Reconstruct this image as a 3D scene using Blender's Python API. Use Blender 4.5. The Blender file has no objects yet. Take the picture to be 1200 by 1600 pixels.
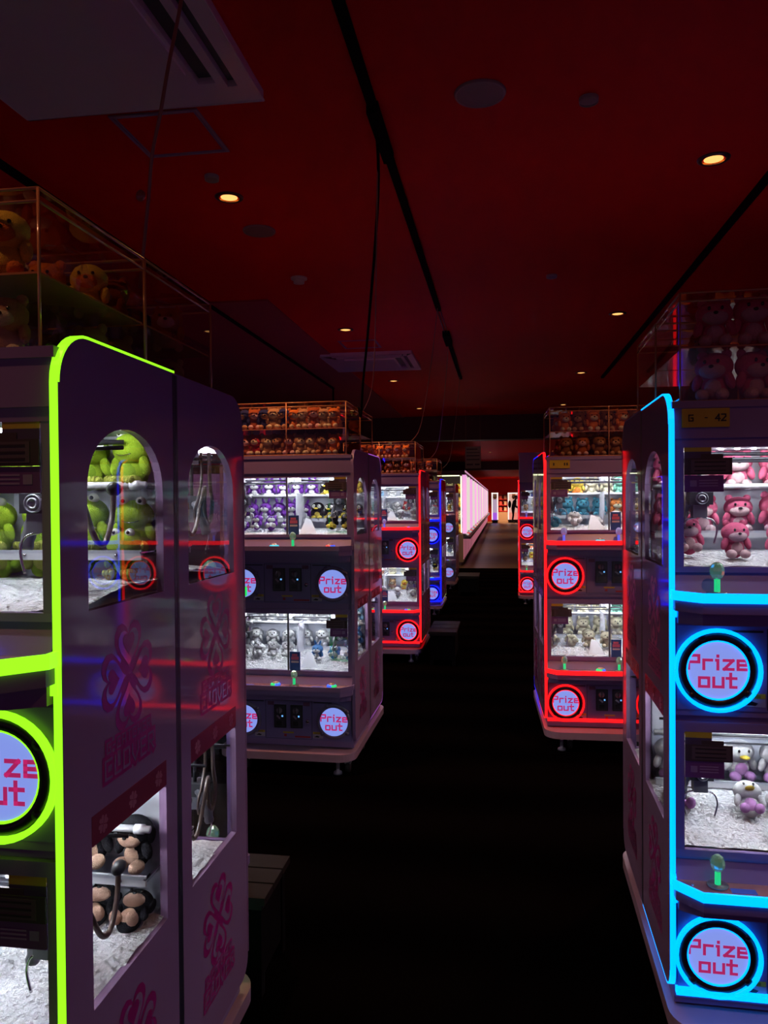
import bpy, bmesh, math, random
from mathutils import Vector, Matrix
from mathutils.geometry import tessellate_polygon
PI = math.pi
R = random.Random(7)
SC = bpy.context.scene
COL = SC.collection

# ------------------------------------------------------------------ camera, world, exposure
EYE = 1.45
PSI, TH, RO = math.radians(8.62), math.radians(0.79), -0.008
fwd = Vector((-math.sin(PSI) * math.cos(TH), math.cos(PSI) * math.cos(TH), -math.sin(TH)))
rt = fwd.cross(Vector((0, 0, 1))).normalized()
up = rt.cross(fwd)
rt, up = rt * math.cos(RO) + up * math.sin(RO), up * math.cos(RO) - rt * math.sin(RO)
cam = bpy.data.cameras.new('camera')
cam.sensor_fit = 'HORIZONTAL'
cam.sensor_width = 36
cam.lens = 36.0
cam.clip_start = 0.05
cam.clip_end = 200
camo = bpy.data.objects.new('camera', cam)
camo.matrix_world = Matrix(((rt.x, up.x, -fwd.x, 0), (rt.y, up.y, -fwd.y, 0), (rt.z, up.z, -fwd.z, EYE), (0, 0, 0, 1)))
COL.objects.link(camo)
SC.camera = camo

W = bpy.data.worlds.new('world')
SC.world = W
W.use_nodes = True
W.node_tree.nodes['Background'].inputs[0].default_value = (0.72, 0.26, 0.66, 1)
W.node_tree.nodes['Background'].inputs[1].default_value = 0.11
SC.view_settings.view_transform = 'Standard'
SC.view_settings.look = 'None'
SC.view_settings.gamma = 1.0
SC.view_settings.use_curve_mapping = False
SC.view_settings.exposure = 0.0
SC.cycles.use_denoising = True
SC.cycles.max_bounces = 8
SC.cycles.diffuse_bounces = 3
SC.cycles.glossy_bounces = 4
SC.cycles.transparent_max_bounces = 24
SC.cycles.transmission_bounces = 4
SC.cycles.caustics_reflective = False
SC.cycles.caustics_refractive = False
SC.cycles.sample_clamp_indirect = 4.0

TUBE = 75.0        # radiance of the white tubes inside the cases
SPOT = 95.0         # watts of each ceiling downlight


# ------------------------------------------------------------------ materials
MATS = {}


def mat(name, col=(0.5, 0.5, 0.5), rough=0.5, metal=0.0, emit=None, power=0.0, coat=0.0, bump=0.0, bscale=8.0, var=0.0, vscale=6.0, spec=0.5):
    if name in MATS:
        return MATS[name]
    m = bpy.data.materials.new(name)
    m.use_nodes = True
    nt = m.node_tree
    b = nt.nodes['Principled BSDF']
    b.inputs['Base Color'].default_value = (*col, 1)
    b.inputs['Roughness'].default_value = rough
    b.inputs['Metallic'].default_value = metal
    b.inputs['Coat Weight'].default_value = coat
    b.inputs['Coat Roughness'].default_value = 0.06
    b.inputs['Specular IOR Level'].default_value = spec
    if emit:
        b.inputs['Emission Color'].default_value = (*emit, 1)
        b.inputs['Emission Strength'].default_value = power
    if bump or var:
        tc = nt.nodes.new('ShaderNodeTexCoord')
    if bump:
        n = nt.nodes.new('ShaderNodeTexNoise')
        n.inputs['Scale'].default_value = bscale
        n.inputs['Detail'].default_value = 3
        nt.links.new(tc.outputs['Object'], n.inputs['Vector'])
        bn = nt.nodes.new('ShaderNodeBump')
        bn.inputs['Strength'].default_value = bump
        bn.inputs['Distance'].default_value = 0.02
        nt.links.new(n.outputs['Fac'], bn.inputs['Height'])
        nt.links.new(bn.outputs['Normal'], b.inputs['Normal'])
        if coat:
            nt.links.new(bn.outputs['Normal'], b.inputs['Coat Normal'])
    if var:
        n2 = nt.nodes.new('ShaderNodeTexNoise')
        n2.inputs['Scale'].default_value = vscale
        nt.links.new(tc.outputs['Object'], n2.inputs['Vector'])
        mr = nt.nodes.new('ShaderNodeMapRange')
        mr.inputs['To Min'].default_value = 1 - var
        mr.inputs['To Max'].default_value = 1 + var
        nt.links.new(n2.outputs['Fac'], mr.inputs['Value'])
        mx = nt.nodes.new('ShaderNodeVectorMath')
        mx.operation = 'SCALE'
        mx.inputs[0].default_value = col
        nt.links.new(mr.outputs['Result'], mx.inputs['Scale'])
        nt.links.new(mx.outputs['Vector'], b.inputs['Base Color'])
    MATS[name] = m
    return m


def glass(name, tint=(1, 1, 1), ior=1.45, rough=0.0):
    m = bpy.data.materials.new(name)
    m.use_nodes = True
    nt = m.node_tree
    for n in list(nt.nodes):
        nt.nodes.remove(n)
    o = nt.nodes.new('ShaderNodeOutputMaterial')
    mx = nt.nodes.new('ShaderNodeMixShader')
    t = nt.nodes.new('ShaderNodeBsdfTransparent')
    t.inputs[0].default_value = (*tint, 1)
    g = nt.nodes.new('ShaderNodeBsdfGlossy')
    g.inputs['Roughness'].default_value = rough
    lw = nt.nodes.new('ShaderNodeLayerWeight')
    lw.inputs[0].default_value = 0.5
    pw = nt.nodes.new('ShaderNodeMath')
    pw.operation = 'POWER'
    pw.inputs[1].default_value = 4.0
    f = nt.nodes.new('ShaderNodeMapRange')
    r0 = ((ior - 1) / (ior + 1)) ** 2
    f.inputs['To Min'].default_value = 2 * r0
    f.inputs['To Max'].default_value = 0.9
    nt.links.new(lw.outputs['Facing'], pw.inputs[0])
    nt.links.new(pw.outputs[0], f.inputs['Value'])
    nt.links.new(f.outputs[0], mx.inputs[0])
    nt.links.new(t.outputs[0], mx.inputs[1])
    nt.links.new(g.outputs[0], mx.inputs[2])
    nt.links.new(mx.outputs[0], o.inputs[0])
    MATS[name] = m
    return m


def lit(name, col, power):
    """a lamp cover: coloured, glowing"""
    return mat(name, tuple(c * 0.6 for c in col), 0.35, emit=col, power=power)


PANEL = mat('lavender_gloss_panel', (0.36, 0.22, 0.40), 0.6, coat=0.9, bump=0.010, bscale=3.2, spec=0.1)
BODY = mat('lavender_body', (0.24, 0.16, 0.36), 0.38, coat=0.1)
BODY2 = mat('lavender_control_panel', (0.19, 0.15, 0.36), 0.35)
SEAM = mat('dark_seam', (0.02, 0.018, 0.03), 0.5)
DARK = mat('dark_metal', (0.02, 0.02, 0.025), 0.35)
CHROME = mat('chrome', (0.7, 0.7, 0.72), 0.15, 1.0)
STEEL = mat('grey_steel', (0.3, 0.3, 0.33), 0.35, 0.8)
WHITE = mat('white_plastic', (0.72, 0.73, 0.78), 0.4)
LINER = mat('case_liner', (0.70, 0.71, 0.80), 0.5)
FLUFF = mat('fluffy_white_bed', (0.78, 0.78, 0.82), 0.95, bump=1.0, bscale=70)
MAGENTA = mat('magenta_print', (0.42, 0.02, 0.22), 0.3)
PINKTXT = mat('pink_lettering', (0.62, 0.05, 0.20), 0.45, emit=(0.50, 0.02, 0.14), power=0.7)
RAMPW = mat('white_ramp', (0.85, 0.86, 0.92), 0.5)
TOPPLATE = mat('brown_console_plate', (0.34, 0.14, 0.15), 0.12, coat=0.5)
REDBAND = mat('dark_red_band', (0.26, 0.04, 0.08), 0.25)
REDBAND2 = mat('red_band_print', (0.42, 0.12, 0.17), 0.3)
YELLOW = mat('yellow_label', (0.55, 0.40, 0.03), 0.5)
REDLAB = mat('red_label', (0.35, 0.02, 0.03), 0.5)
CARD_DARK = mat('dark_notice_card', (0.055, 0.035, 0.04), 0.6)
CARD_LINE = mat('notice_print', (0.02, 0.012, 0.02), 0.6)
CARD_GREY = mat('grey_notice_face', (0.10, 0.07, 0.085), 0.6)
CARD_PURPLE = mat('purple_notice_card', (0.16, 0.05, 0.22), 0.5)
CARD_PALE = mat('pale_notice_print', (0.30, 0.20, 0.40), 0.5)
POSTER_BLUE = mat('blue_poster', (0.04, 0.12, 0.42), 0.5)
POSTER_PINK = mat('poster_pink', (0.75, 0.2, 0.35), 0.5)
POSTER_WHITE = mat('poster_white', (0.7, 0.7, 0.75), 0.5)
INK = mat('black_print', (0.01, 0.01, 0.012), 0.5)
GLASS = glass('window_glass', (0.97, 0.98, 0.98))
ACRYL = glass('clear_acrylic', (0.93, 0.88, 0.84), 1.35, 0.02)
EDGE = mat('acrylic_edge', (0.60, 0.26, 0.12), 0.15, coat=1.0)  # orange of the warm lamp light is put into the edge colour
SHELFCLR = glass('acrylic_shelf_lip', (0.9, 0.92, 0.95), 1.5)
TUBEM = lit('white_case_tube', (0.92, 0.96, 1.0), TUBE)
HOSE = mat('brown_hose', (0.10, 0.065, 0.05), 0.3, coat=0.4)
RUBBER = mat('black_rubber', (0.015, 0.015, 0.015), 0.6)
FLAP = lit('lit_prize_flap', (0.26, 0.35, 0.92), 0.85)
FLAPD = lit('dim_prize_flap', (0.30, 0.45, 0.95), 0.80)
RINGB = mat('black_ring', (0.015, 0.012, 0.02), 0.35)
RINGL = mat('lavender_ring', (0.16, 0.14, 0.24), 0.35)
LEDS = {
    'lime': lit('lime_led', (0.135, 0.5, 0.006), 3.0),
    'cyan': lit('cyan_led', (0.0, 0.225, 0.85), 3.0),
    'red': lit('red_led', (1.0, 0.006, 0.008), 2.2),
    'blue': lit('blue_led', (0.002, 0.006, 1.0), 3.0),
    'green': lit('green_led', (0.0, 0.85, 0.10), 1.0),
    'purple': lit('purple_led', (0.45, 0.10, 0.65), 0.8),
    'pale': lit('pale_led', (0.62, 0.75, 0.25), 0.9),
    'off': BODY,
}


# ------------------------------------------------------------------ mesh builder
class MB:
    def __init__(s):
        s.v, s.f, s.m, s.sm = [], [], [], []

    def add(s, vs, fs, m=0, smooth=False):
        o = len(s.v)
        s.v += [tuple(p) for p in vs]
        for f in fs:
            s.f.append(tuple(i + o for i in f))
            s.m.append(m)
            s.sm.append(smooth)
        return s

    def box(s, a, b, m=0):
        x0, y0, z0 = a
        x1, y1, z1 = b
        vs = [(x0, y0, z0), (x1, y0, z0), (x1, y1, z0), (x0, y1, z0), (x0, y0, z1), (x1, y0, z1), (x1, y1, z1), (x0, y1, z1)]
        return s.add(vs, [(0, 3, 2, 1), (4, 5, 6, 7), (0, 1, 5, 4), (1, 2, 6, 5), (2, 3, 7, 6), (3, 0, 4, 7)], m)

    def prism(s, poly, place, d, m=0):
        """poly: list of 2d points; place(u,v,w) -> 3d ; extruded w 0..d"""
        n = len(poly)
        a = [place(u, v, 0) for u, v in poly]
        b = [place(u, v, d) for u, v in poly]
        fs = [tuple(range(n))[::-1], tuple(range(n, 2 * n))] + [(i, (i + 1) % n, n + (i + 1) % n, n + i) for i in range(n)]
        return s.add(a + b, fs, m)

    def flat(s, poly, place, w=0.0, m=0):
        return s.add([place(u, v, w) for u, v in poly], [tuple(range(len(poly)))], m)

    def holed(s, outer, holes, place, d, m=0):
        loops = [[Vector((u, v, 0)) for u, v in outer]] + [[Vector((u, v, 0)) for u, v in h] for h in holes]
        tri = tessellate_polygon(loops)
        pts = [p for l in loops for p in l]
        n = len(pts)
        vs = [place(p.x, p.y, 0) for p in pts] + [place(p.x, p.y, d) for p in pts]
        fs = [tuple(t) for t in tri] + [tuple(i + n for i in t) for t in tri]
        o = 0
        for l in loops:
            k = len(l)
            fs += [(o + i, o + (i + 1) % k, n + o + (i + 1) % k, n + o + i) for i in range(k)]
            o += k
        return s.add(vs, fs, m)

    def tube(s, pts, r, m=0, seg=8, closed=False):
        pts = [Vector(p) for p in pts]
        n = len(pts)
        rings = []
        prev = None
        for i, p in enumerate(pts):
            if closed:
                t = (pts[(i + 1) % n] - pts[i - 1]).normalized()
            else:
                t = (pts[min(i + 1, n - 1)] - pts[max(i - 1, 0)]).normalized()
            if prev is None:
                a = Vector((0, 0, 1)) if abs(t.z) < 0.9 else Vector((1, 0, 0))
                u = t.cross(a).normalized()
            else:
                u = (prev - t * prev.dot(t)).normalized()
            prev = u
            w = t.cross(u)
            rr = r[i] if isinstance(r, (list, tuple)) else r
            rings.append([p + (u * math.cos(2 * PI * k / seg) + w * math.sin(2 * PI * k / seg)) * rr for k in range(seg)])
        vs = [q for ring in rings for q in ring]
        fs = []
        for i in range(n if closed else n - 1):
            j = (i + 1) % n
            for k in range(seg):
                l = (k + 1) % seg
                fs.append((i * seg + k, i * seg + l, j * seg + l, j * seg + k))
        if not closed:
            fs += [tuple(range(seg))[::-1], tuple((n - 1) * seg + k for k in range(seg))]
        return s.add(vs, fs, m, True)

    def lathe(s, prof, c=(0, 0, 0), m=0, seg=20, axis='z'):
        vs, fs = [], []
        n = len(prof)
        for k in range(seg):
            a = 2 * PI * k / seg
            for r, h in prof:
                x, y, z = r * math.cos(a), r * math.sin(a), h
                if axis == 'y':
                    x, y, z = x, z, y
                elif axis == 'x':
                    x, y, z = z, x, y
                vs.append((c[0] + x, c[1] + y, c[2] + z))
        for k in range(seg):
            l = (k + 1) % seg
            for i in range(n - 1):
                fs.append((k * n + i, l * n + i, l * n + i + 1, k * n + i + 1))
        return s.add(vs, fs, m, True)

    def ball(s, c, r, m=0, seg=14, rings=9, rot=None):
        if not isinstance(r, (tuple, list)):
            r = (r, r, r)
        vs = [Vector((0, 0, 1))]
        for i in range(1, rings):
            t = PI * i / rings
            for k in range(seg):
                a = 2 * PI * k / seg
                vs.append(Vector((math.sin(t) * math.cos(a), math.sin(t) * math.sin(a), math.cos(t))))
        vs.append(Vector((0, 0, -1)))
        M = rot or Matrix.Identity(3)
        vv = [Vector(c) + M @ Vector((p.x * r[0], p.y * r[1], p.z * r[2])) for p in vs]
        fs = [(0, 1 + k, 1 + (k + 1) % seg) for k in range(seg)]
        for i in range(rings - 2):
            for k in range(seg):
                l = (k + 1) % seg
                fs.append((1 + i * seg + k, 1 + (i + 1) * seg + k, 1 + (i + 1) * seg + l, 1 + i * seg + l))
        e = len(vv) - 1
        b = 1 + (rings - 2) * seg
        fs += [(b + k, e, b + (k + 1) % seg) for k in range(seg)]
        return s.add(vv, fs, m, True)

    def stroke(s, segs, place, w, lift=0.0, m=0, ext=True, th=0.0):
        for (x0, y0), (x1, y1) in segs:
            dx, dy = x1 - x0, y1 - y0
            L = math.hypot(dx, dy) or 1e-6
            dx, dy = dx / L, dy / L
            e = w / 2 if ext else 0
            ax, ay, bx, by = x0 - dx * e, y0 - dy * e, x1 + dx * e, y1 + dy * e
            nx, ny = -dy * w / 2, dx * w / 2
            q = [(ax + nx, ay + ny), (ax - nx, ay - ny), (bx - nx, by - ny), (bx + nx, by + ny)]
            s.flat(q, place, lift, m)
        return s

    def mesh(s, name):
        me = bpy.data.meshes.new(name)
        me.from_pydata(s.v, [], s.f)
        me.polygons.foreach_set('material_index', s.m)
        me.polygons.foreach_set('use_smooth', s.sm)
        me.update()
        bm = bmesh.new()
        bm.from_mesh(me)
        bmesh.ops.recalc_face_normals(bm, faces=bm.faces)
        bm.to_mesh(me)
        bm.free()
        return me


CACHE = {}


def obj(name, build, mats, parent=None, key=None, loc=(0, 0, 0), rot=(0, 0, 0), label=None):
    """link ONE mesh object; build is a function filling an MB (mesh data shared by key)"""
    k = None if key is None else (name, key)
    me = CACHE.get(k) if k else None
    if me is None:
        mb = MB()
        build(mb)
        me = mb.mesh(name)
        for m in mats:
            me.materials.append(m)
        if k:
            CACHE[k] = me
    o = bpy.data.objects.new(name, me)
    o.location = loc
    o.rotation_euler = rot
    o.parent = parent
    if label:
        o['label'] = label
    COL.objects.link(o)
    return o


def tag(o, label, cat, group=None, kind=None):
    if kind == 'structure':
        o['kind'] = 'structure'
    elif kind:
        o['kind'] = kind
    if label:
        o['label'] = label
    if cat:
        o['category'] = cat
    if group:
        o['group'] = group
    return o


def thing(name, label, cat, loc=(0, 0, 0), rz=0.0, group=None, rot=None):
    e = bpy.data.objects.new(name, None)
    e.empty_display_size = 0.05
    e.location = loc
    e.rotation_euler = rot or (0, 0, rz)
    COL.objects.link(e)
    return tag(e, label, cat, group)


# ------------------------------------------------------------------ square stroke lettering (grid 4 wide, 6 high)
GL = {
    'P': (4, [((0, 0), (0, 6)), ((0, 6), (4, 6)), ((4, 6), (4, 3)), ((4, 3), (0, 3))]),
    'r': (3, [((0, 0), (0, 4)), ((0, 4), (3, 4))]),
    'i': (1, [((0.5, 0), (0.5, 4)), ((0.5, 5.8), (0.5, 6.0)), ((0, 4), (0.5, 4))]),
    'z': (3.4, [((0, 4), (3.4, 4)), ((3.4, 4), (0, 0)), ((0, 0), (3.4, 0))]),
    'e': (3.4, [((3.4, 0), (0, 0)), ((0, 0), (0, 4)), ((0, 4), (3.4, 4)), ((3.4, 4), (3.4, 2)), ((3.4, 2), (0, 2))]),
    'o': (3.6, [((0, 0), (0, 4)), ((0, 4), (3.6, 4)), ((3.6, 4), (3.6, 0)), ((3.6, 0), (0, 0))]),
    'u': (3.6, [((0, 4), (0, 0)), ((0, 0), (3.6, 0)), ((3.6, 0), (3.6, 4))]),
    't': (3, [((1, 6), (1, 0)), ((1, 0), (3, 0)), ((-0.4, 4), (3, 4))]),
    'G': (4, [((4, 6), (0, 6)), ((0, 6), (0, 0)), ((0, 0), (4, 0)), ((4, 0), (4, 3)), ((4, 3), (2.2, 3))]),
    '-': (2.4, [((0, 3), (2.4, 3))]),
    'C': (4, [((4, 6), (0, 6)), ((0, 6), (0, 0)), ((0, 0), (4, 0))]),
    'A': (4, [((0, 0), (0, 6)), ((0, 6), (4, 6)), ((4, 6), (4, 0)), ((0, 2.6), (4, 2.6))]),
    'T': (4, [((0, 6), (4, 6)), ((2, 6), (2, 0))]),
    'H': (4, [((0, 0), (0, 6)), ((4, 0), (4, 6)), ((0, 3), (4, 3))]),
    'E': (3.6, [((3.6, 6), (0, 6)), ((0, 6), (0, 0)), ((0, 0), (3.6, 0)), ((0, 3), (3, 3))]),
    'R': (4, [((0, 0), (0, 6)), ((0, 6), (4, 6)), ((4, 6), (4, 3)), ((4, 3), (0, 3)), ((1.6, 3), (4, 0))]),
    'L': (3.6, [((0, 6), (0, 0)), ((0, 0), (3.6, 0))]),
    'O': (4, [((0, 0), (0, 6)), ((0, 6), (4, 6)), ((4, 6), (4, 0)), ((4, 0), (0, 0))]),
    'V': (4, [((0, 6), (0, 3)), ((0, 3), (2, 0)), ((2, 0), (4, 3)), ((4, 3), (4, 6))]),
    '4': (4, [((3, 0), (3, 6)), ((3, 6), (0, 2)), ((0, 2), (4, 2))]),
    '2': (3.6, [((0, 6), (3.6, 6)), ((3.6, 6), (3.6, 4)), ((3.6, 4), (0, 0)), ((0, 0), (3.6, 0))]),
    ' ': (3, []),
}


def text_segs(txt, cx, cy, h, gap=1.6, sx=1.0):
    w = sum(GL[c][0] for c in txt) + gap * (len(txt) - 1)
    k = h / 6.0
    x = -w / 2
    out = []
    for c in txt:
        gw, ss = GL[c]
        for (a, b), (c2, d) in ss:
            out.append(((cx + (x + a) * k * sx, cy + (b - 3) * k), (cx + (x + c2) * k * sx, cy + (d - 3) * k)))
        x += gw + gap
    return out


def heart(s, cx, cy, ang, n=22, pt=True):
    out = []
    for i in range(n):
        t = 2 * PI * i / n
        x = 16 * math.sin(t) ** 3
        y = 13 * math.cos(t) - 5 * math.cos(2 * t) - 2 * math.cos(3 * t) - math.cos(4 * t)
        x, y = x / 30 * s, (y + 17) / 29 * s       # tip at origin
        out.append((cx + x * math.cos(ang) - y * math.sin(ang), cy + x * math.sin(ang) + y * math.cos(ang)))
    return out


# ------------------------------------------------------------------ crane machine geometry
WID, DEP, TOP, BOT, TH_P = 0.745, 0.436, 1.728, 0.168, 0.016
HW = WID / 2
TIER = (0.0, -0.7425)                    # z offset of the upper and the lower tier
FB, FT = 1.262, 1.602                    # front window bottom and top (upper tier)


def outline(off=0.0, arc=10):
    """side panel outline in (y, z): front edge y=0; rounded at the front corners"""
    r1, r2 = 0.085, 0.05
    o = off
    pts = [(DEP, BOT - o)]
    pts += [(r2 - (r2 + o) * math.sin(a), BOT + r2 - (r2 + o) * math.cos(a)) for a in [PI / 2 * i / arc for i in range(arc + 1)]]
    pts += [(r1 - (r1 + o) * math.cos(a), TOP - r1 + (r1 + o) * math.sin(a)) for a in [PI / 2 * i / arc for i in range(arc + 1)]]
    pts += [(DEP, TOP + o)]
    return pts


def arch_hole():
    y0, y1, z0, zs, zt = 0.078, 0.372, 1.268, 1.47, 1.588
    c, hw = (y0 + y1) / 2, (y1 - y0) / 2
    pts = [(y1, z0), (y0, z0)]
    n = 18
    for i in range(n + 1):
        a = PI * i / n
        pts.append((c - hw * math.cos(a), zs + (zt - zs) * math.sin(a) ** 0.9 if 0 < i < n else zs))
    return pts[::-1]


def low_hole():
    return [(0.078, 0.585), (0.372, 0.585), (0.372, 0.865), (0.078, 0.865)]


def clover(mb, place, cx, cz, r, flip=1):
    """four outlined hearts round a centre, layered prints"""
    for k in range(4):
        a = k * PI / 2
        mb.flat(heart(r * 1.02, cx, cz, a), place, 0.0006, 0)
    mb.flat([(cx + r * 0.42 * math.cos(t), cz + r * 0.42 * math.sin(t)) for t in [PI * i / 8 for i in range(16)]], place, 0.0006, 0)
    for k in range(4):
        a = k * PI / 2
        ox, oz = -math.sin(a) * r * 0.115, math.cos(a) * r * 0.115
        mb.flat(heart(r * 0.76, cx + ox, cz + oz, a), place, 0.0012, 1)
        ox, oz = -math.sin(a) * r * 0.36, math.cos(a) * r * 0.36
        mb.flat(heart(r * 0.44, cx + ox, cz + oz, a), place, 0.0016, 0)


def side_logo(mb, place, cz):
    cy = 0.215
    clover(mb, place, cy, cz + 0.006, 0.097)
    a = text_segs('G-CATCHER', cy, cz - 0.108, 0.018, 2.6, 1.02)
    b = text_segs('CLOVER', cy + 0.004, cz - 0.146, 0.032, 2.3, 1.02)
    mb.stroke(a, place, 0.014, 0.0006, 0)
    mb.stroke(b, place, 0.020, 0.0006, 0)
    mb.stroke(a, place, 0.0030, 0.0012, 1)
    mb.stroke(b, place, 0.0050, 0.0012, 1)


def side_place(sx, inner=False):
    """(y, z, w) on the outer face of the side panel on side sx; text reads from outside"""
    def p(u, v, w):
        return (sx * (HW + w), u, v)
    return p


def text_place_side(sx, out):
    """mirror u on the -x side so that prints read correctly; u measured from the panel's y"""
    def p(u, v, w):
        y = u if sx > 0 else 0.43 - u
        return (sx * (HW + w), y, v)
    return p


def lerp_path(pts, n=6):
    """Catmull-Rom smoothing"""
    P = [Vector(p) for p in pts]
    out = []
    for i in range(len(P) - 1):
        a, b, c, d = P[max(i - 1, 0)], P[i], P[i + 1], P[min(i + 2, len(P) - 1)]
        for k in range(n):
            t = k / n
            out.append(0.5 * ((2 * b) + (c - a) * t + (2 * a - 5 * b + 4 * c - d) * t * t + (3 * b - a - 3 * c + d) * t ** 3))
    out.append(P[-1])
    return out


def console_outline(o=0.0):
    """plan (x,y) of the control shelf; y negative towards the player"""
    w, d, c = HW - 0.010, 0.088, 0.055
    return [(-w - 0, 0.02), (-w - o, 0.0), (-w - o, -d + c), (-w + c - o * 0.4, -d - o), (w - c + o * 0.4, -d - o), (w + o, -d + c), (w + o, 0.0), (w, 0.02)]


FRONT = lambda u, v, w: (u, -w, v)


def machine(name, label, group, x, y, rz, led, ledsides=(1, -1), flap='on', cards=1, detail=2, notice=True, chutes=(1, -1), code=False, hoses=True, ring=None, claws=True, lowshelf=0.0):
    """origin: floor, middle of the front edge. local -y is the player's side"""
    root = thing('crane_game_machine', label, 'arcade machine', (x, y, 0), rz, group)
    L = LEDS[led]
    ringled = LEDS[ring or led]
    # carcass: everything behind the fronts
    def cab(mb):
        x0 = HW - TH_P
        for a, b in ((0.125, 0.52), (0.868, FB), (1.602, 1.684)):
            mb.box((-x0, 0.022, a), (x0, DEP - 0.004, b))
        for s in (-1, 1):
            xa, xb = (x0 - 0.024, x0) if s > 0 else (-x0, -x0 + 0.024)
            for a, b in ((0.52, 0.868), (FB, 1.602)):
                mb.box((xa, 0.010, a), (xb, 0.04, b))
        for a, b in ((0.518, 0.536), (0.845, 0.870), (FB - 0.002, FB + 0.012), (1.583, 1.606)):
            mb.box((-x0, 0.009, a), (x0, 0.024, b))
        mb.box((-x0, 0.004, 1.606), (x0, 0.03, 1.694))
        mb.box((-x0 - 0.006, 0.0, 1.684), (x0 + 0.006, DEP - 0.004, 1.702))
        mb.box((-x0, 0.016, 0.52), (x0, 0.03, 0.50))
    obj('cabinet', cab, [BODY], root, 'c')
    for ti, t in enumerate(TIER):
        def liner(mb):
            x0 = HW - TH_P - 0.001
            zb = 1.598 if t == 0 else 0.862
            za = FB + t if t == 0 else 0.524
            mb.box((-x0, DEP - 0.016, za), (x0, DEP - 0.006, zb))
            mb.box((-x0, 0.03, zb - 0.004), (x0, DEP - 0.014, zb + 0.001))
            mb.box((-x0, 0.03, za - 0.001), (x0, DEP - 0.014, za + 0.004))
            mb.box((-0.004, 0.20, za), (0.004, DEP - 0.014, zb - 0.10))
            for s in (-1, 1):                     # slotted uprights at the back corners
                mb.box((s * (x0 - 0.02) - 0.012, DEP - 0.03, za), (s * (x0 - 0.02) + 0.012, DEP - 0.014, zb))
        obj('case_interior', liner, [LINER], root, 'l%d' % ti)
    for s in (1, -1):
        def side(mb, s=s):
            mb.holed(outline(), [arch_hole(), low_hole()], lambda u, v, w: (s * (HW - w), u, v), TH_P, 0)
            xs = sorted((s * HW, s * (HW + 0.0012)))
            mb.box((xs[0], -0.0055, BOT + 0.055), (xs[1], 0.001, TOP - 0.085), 0)
            # dark seam line along the back edge
            mb.box((min(s * (HW - 0.001), s * (HW + 0.0006)), DEP - 0.011, BOT + 0.002), (max(s * (HW - 0.001), s * (HW + 0.0006)), DEP, TOP - 0.004), 1)
        sp = obj('side_panel', side, [PANEL, SEAM], root, 's%d' % s)
        def panes(mb, s=s):
            mb.flat(arch_hole(), lambda u, v, w: (s * (HW - 0.006), u, v))
        obj('side_window', panes, [GLASS], sp, 'p%d' % s)
        obj('side_window', lambda mb: mb.flat(low_hole(), lambda u, v, w: (s * (HW - 0.006), u, v)), [GLASS], sp, 'q%d' % s)
        def prints(mb, s=s):
            pl = text_place_side(s, 0)
            side_logo(mb, pl, 1.125)
        obj('clover_logo', prints, [MAGENTA, PANEL], sp, 'g%d' % s)
        obj('clover_logo', lambda mb: side_logo(mb, text_place_side(s, 0), 0.425), [MAGENTA, PANEL], sp, 'k%d' % s)
        def band(mb, s=s):
            pl = side_place(s)
            mb.prism([(0.078, 0.865), (0.372, 0.865), (0.372, 0.917), (0.078, 0.917)], lambda u, v, w: (s * (HW + w), u, v), 0.0008, 0)
            for yy in (0.115, 0.225, 0.335):
                for k in range(4):
                    a = k * PI / 2 + 0.5
                    mb.flat(heart(0.016, yy, 0.891, a), pl, 0.0012, 1)
        obj('red_band', band, [REDBAND, REDBAND2], sp, 'b%d' % s)
        if s in ledsides or led == 'off':
            def strip(mb, s=s):
                a, b = outline(0.0), outline(0.005)
                xa, xb = s * (HW - 0.0001), s * (HW - TH_P + 0.001)
                n = len(a)
                vs = [(xa, p[0], p[1]) for p in a] + [(xa, p[0], p[1]) for p in b] + [(xb, p[0], p[1]) for p in b] + [(xb, p[0], p[1]) for p in a]
                fs = []
                for i in range(n - 1):
                    for r0 in range(4):
                        r1 = (r0 + 1) % 4
                        fs.append((r0 * n + i, r0 * n + i + 1, r1 * n + i + 1, r1 * n + i))
                fs += [(0, n, 2 * n, 3 * n), (n - 1, 2 * n - 1, 3 * n - 1, 4 * n - 1)]
                mb.add(vs, fs)
            obj('led_strip' if led != 'off' else 'edge_trim', strip, [L], root, 'e%d%s' % (s, led), label=None if led == 'off' else '%s glowing edge strip' % led)
    # windows, control shelves, coin panels
    for ti, t in enumerate(TIER):
        zb, zt = (FB + 0.012, 1.592) if ti == 0 else (0.536, 0.854)
        x0 = HW - TH_P - 0.024
        def fw(mb):
            mb.add([(-x0, 0.016, zb), (x0, 0.016, zb), (x0, 0.016, zt), (-x0, 0.016, zt)], [(0, 1, 2, 3)])
        obj('front_window', fw, [GLASS], root, 'fw%d' % ti)
        def frame(mb):
            mb.box((-0.005, 0.012, zb), (0.005, 0.020, zt))
        obj('window_mullion', frame, [STEEL], root, 'fm%d' % ti)
        def tube(mb):
            mb.box((-x0 + 0.02, 0.0265, zt - 0.005), (x0 - 0.02, 0.036, zt - 0.001))
        obj('light_tube', tube, [TUBEM], root, 'tb%d' % ti)
        def dots(mb):
            for i in range(15):
                xx = -0.31 + 0.62 * i / 14
                mb.box((xx - 0.005, 0.262, zt - 0.0005), (xx + 0.005, 0.270, zt + 0.003))
        obj('led_dots', dots, [lit('white_led_dot', (0.92, 0.96, 1.0), 380.0)], root, 'tc%d' % ti)
        # control shelf
        cz = 1.205 + t
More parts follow.
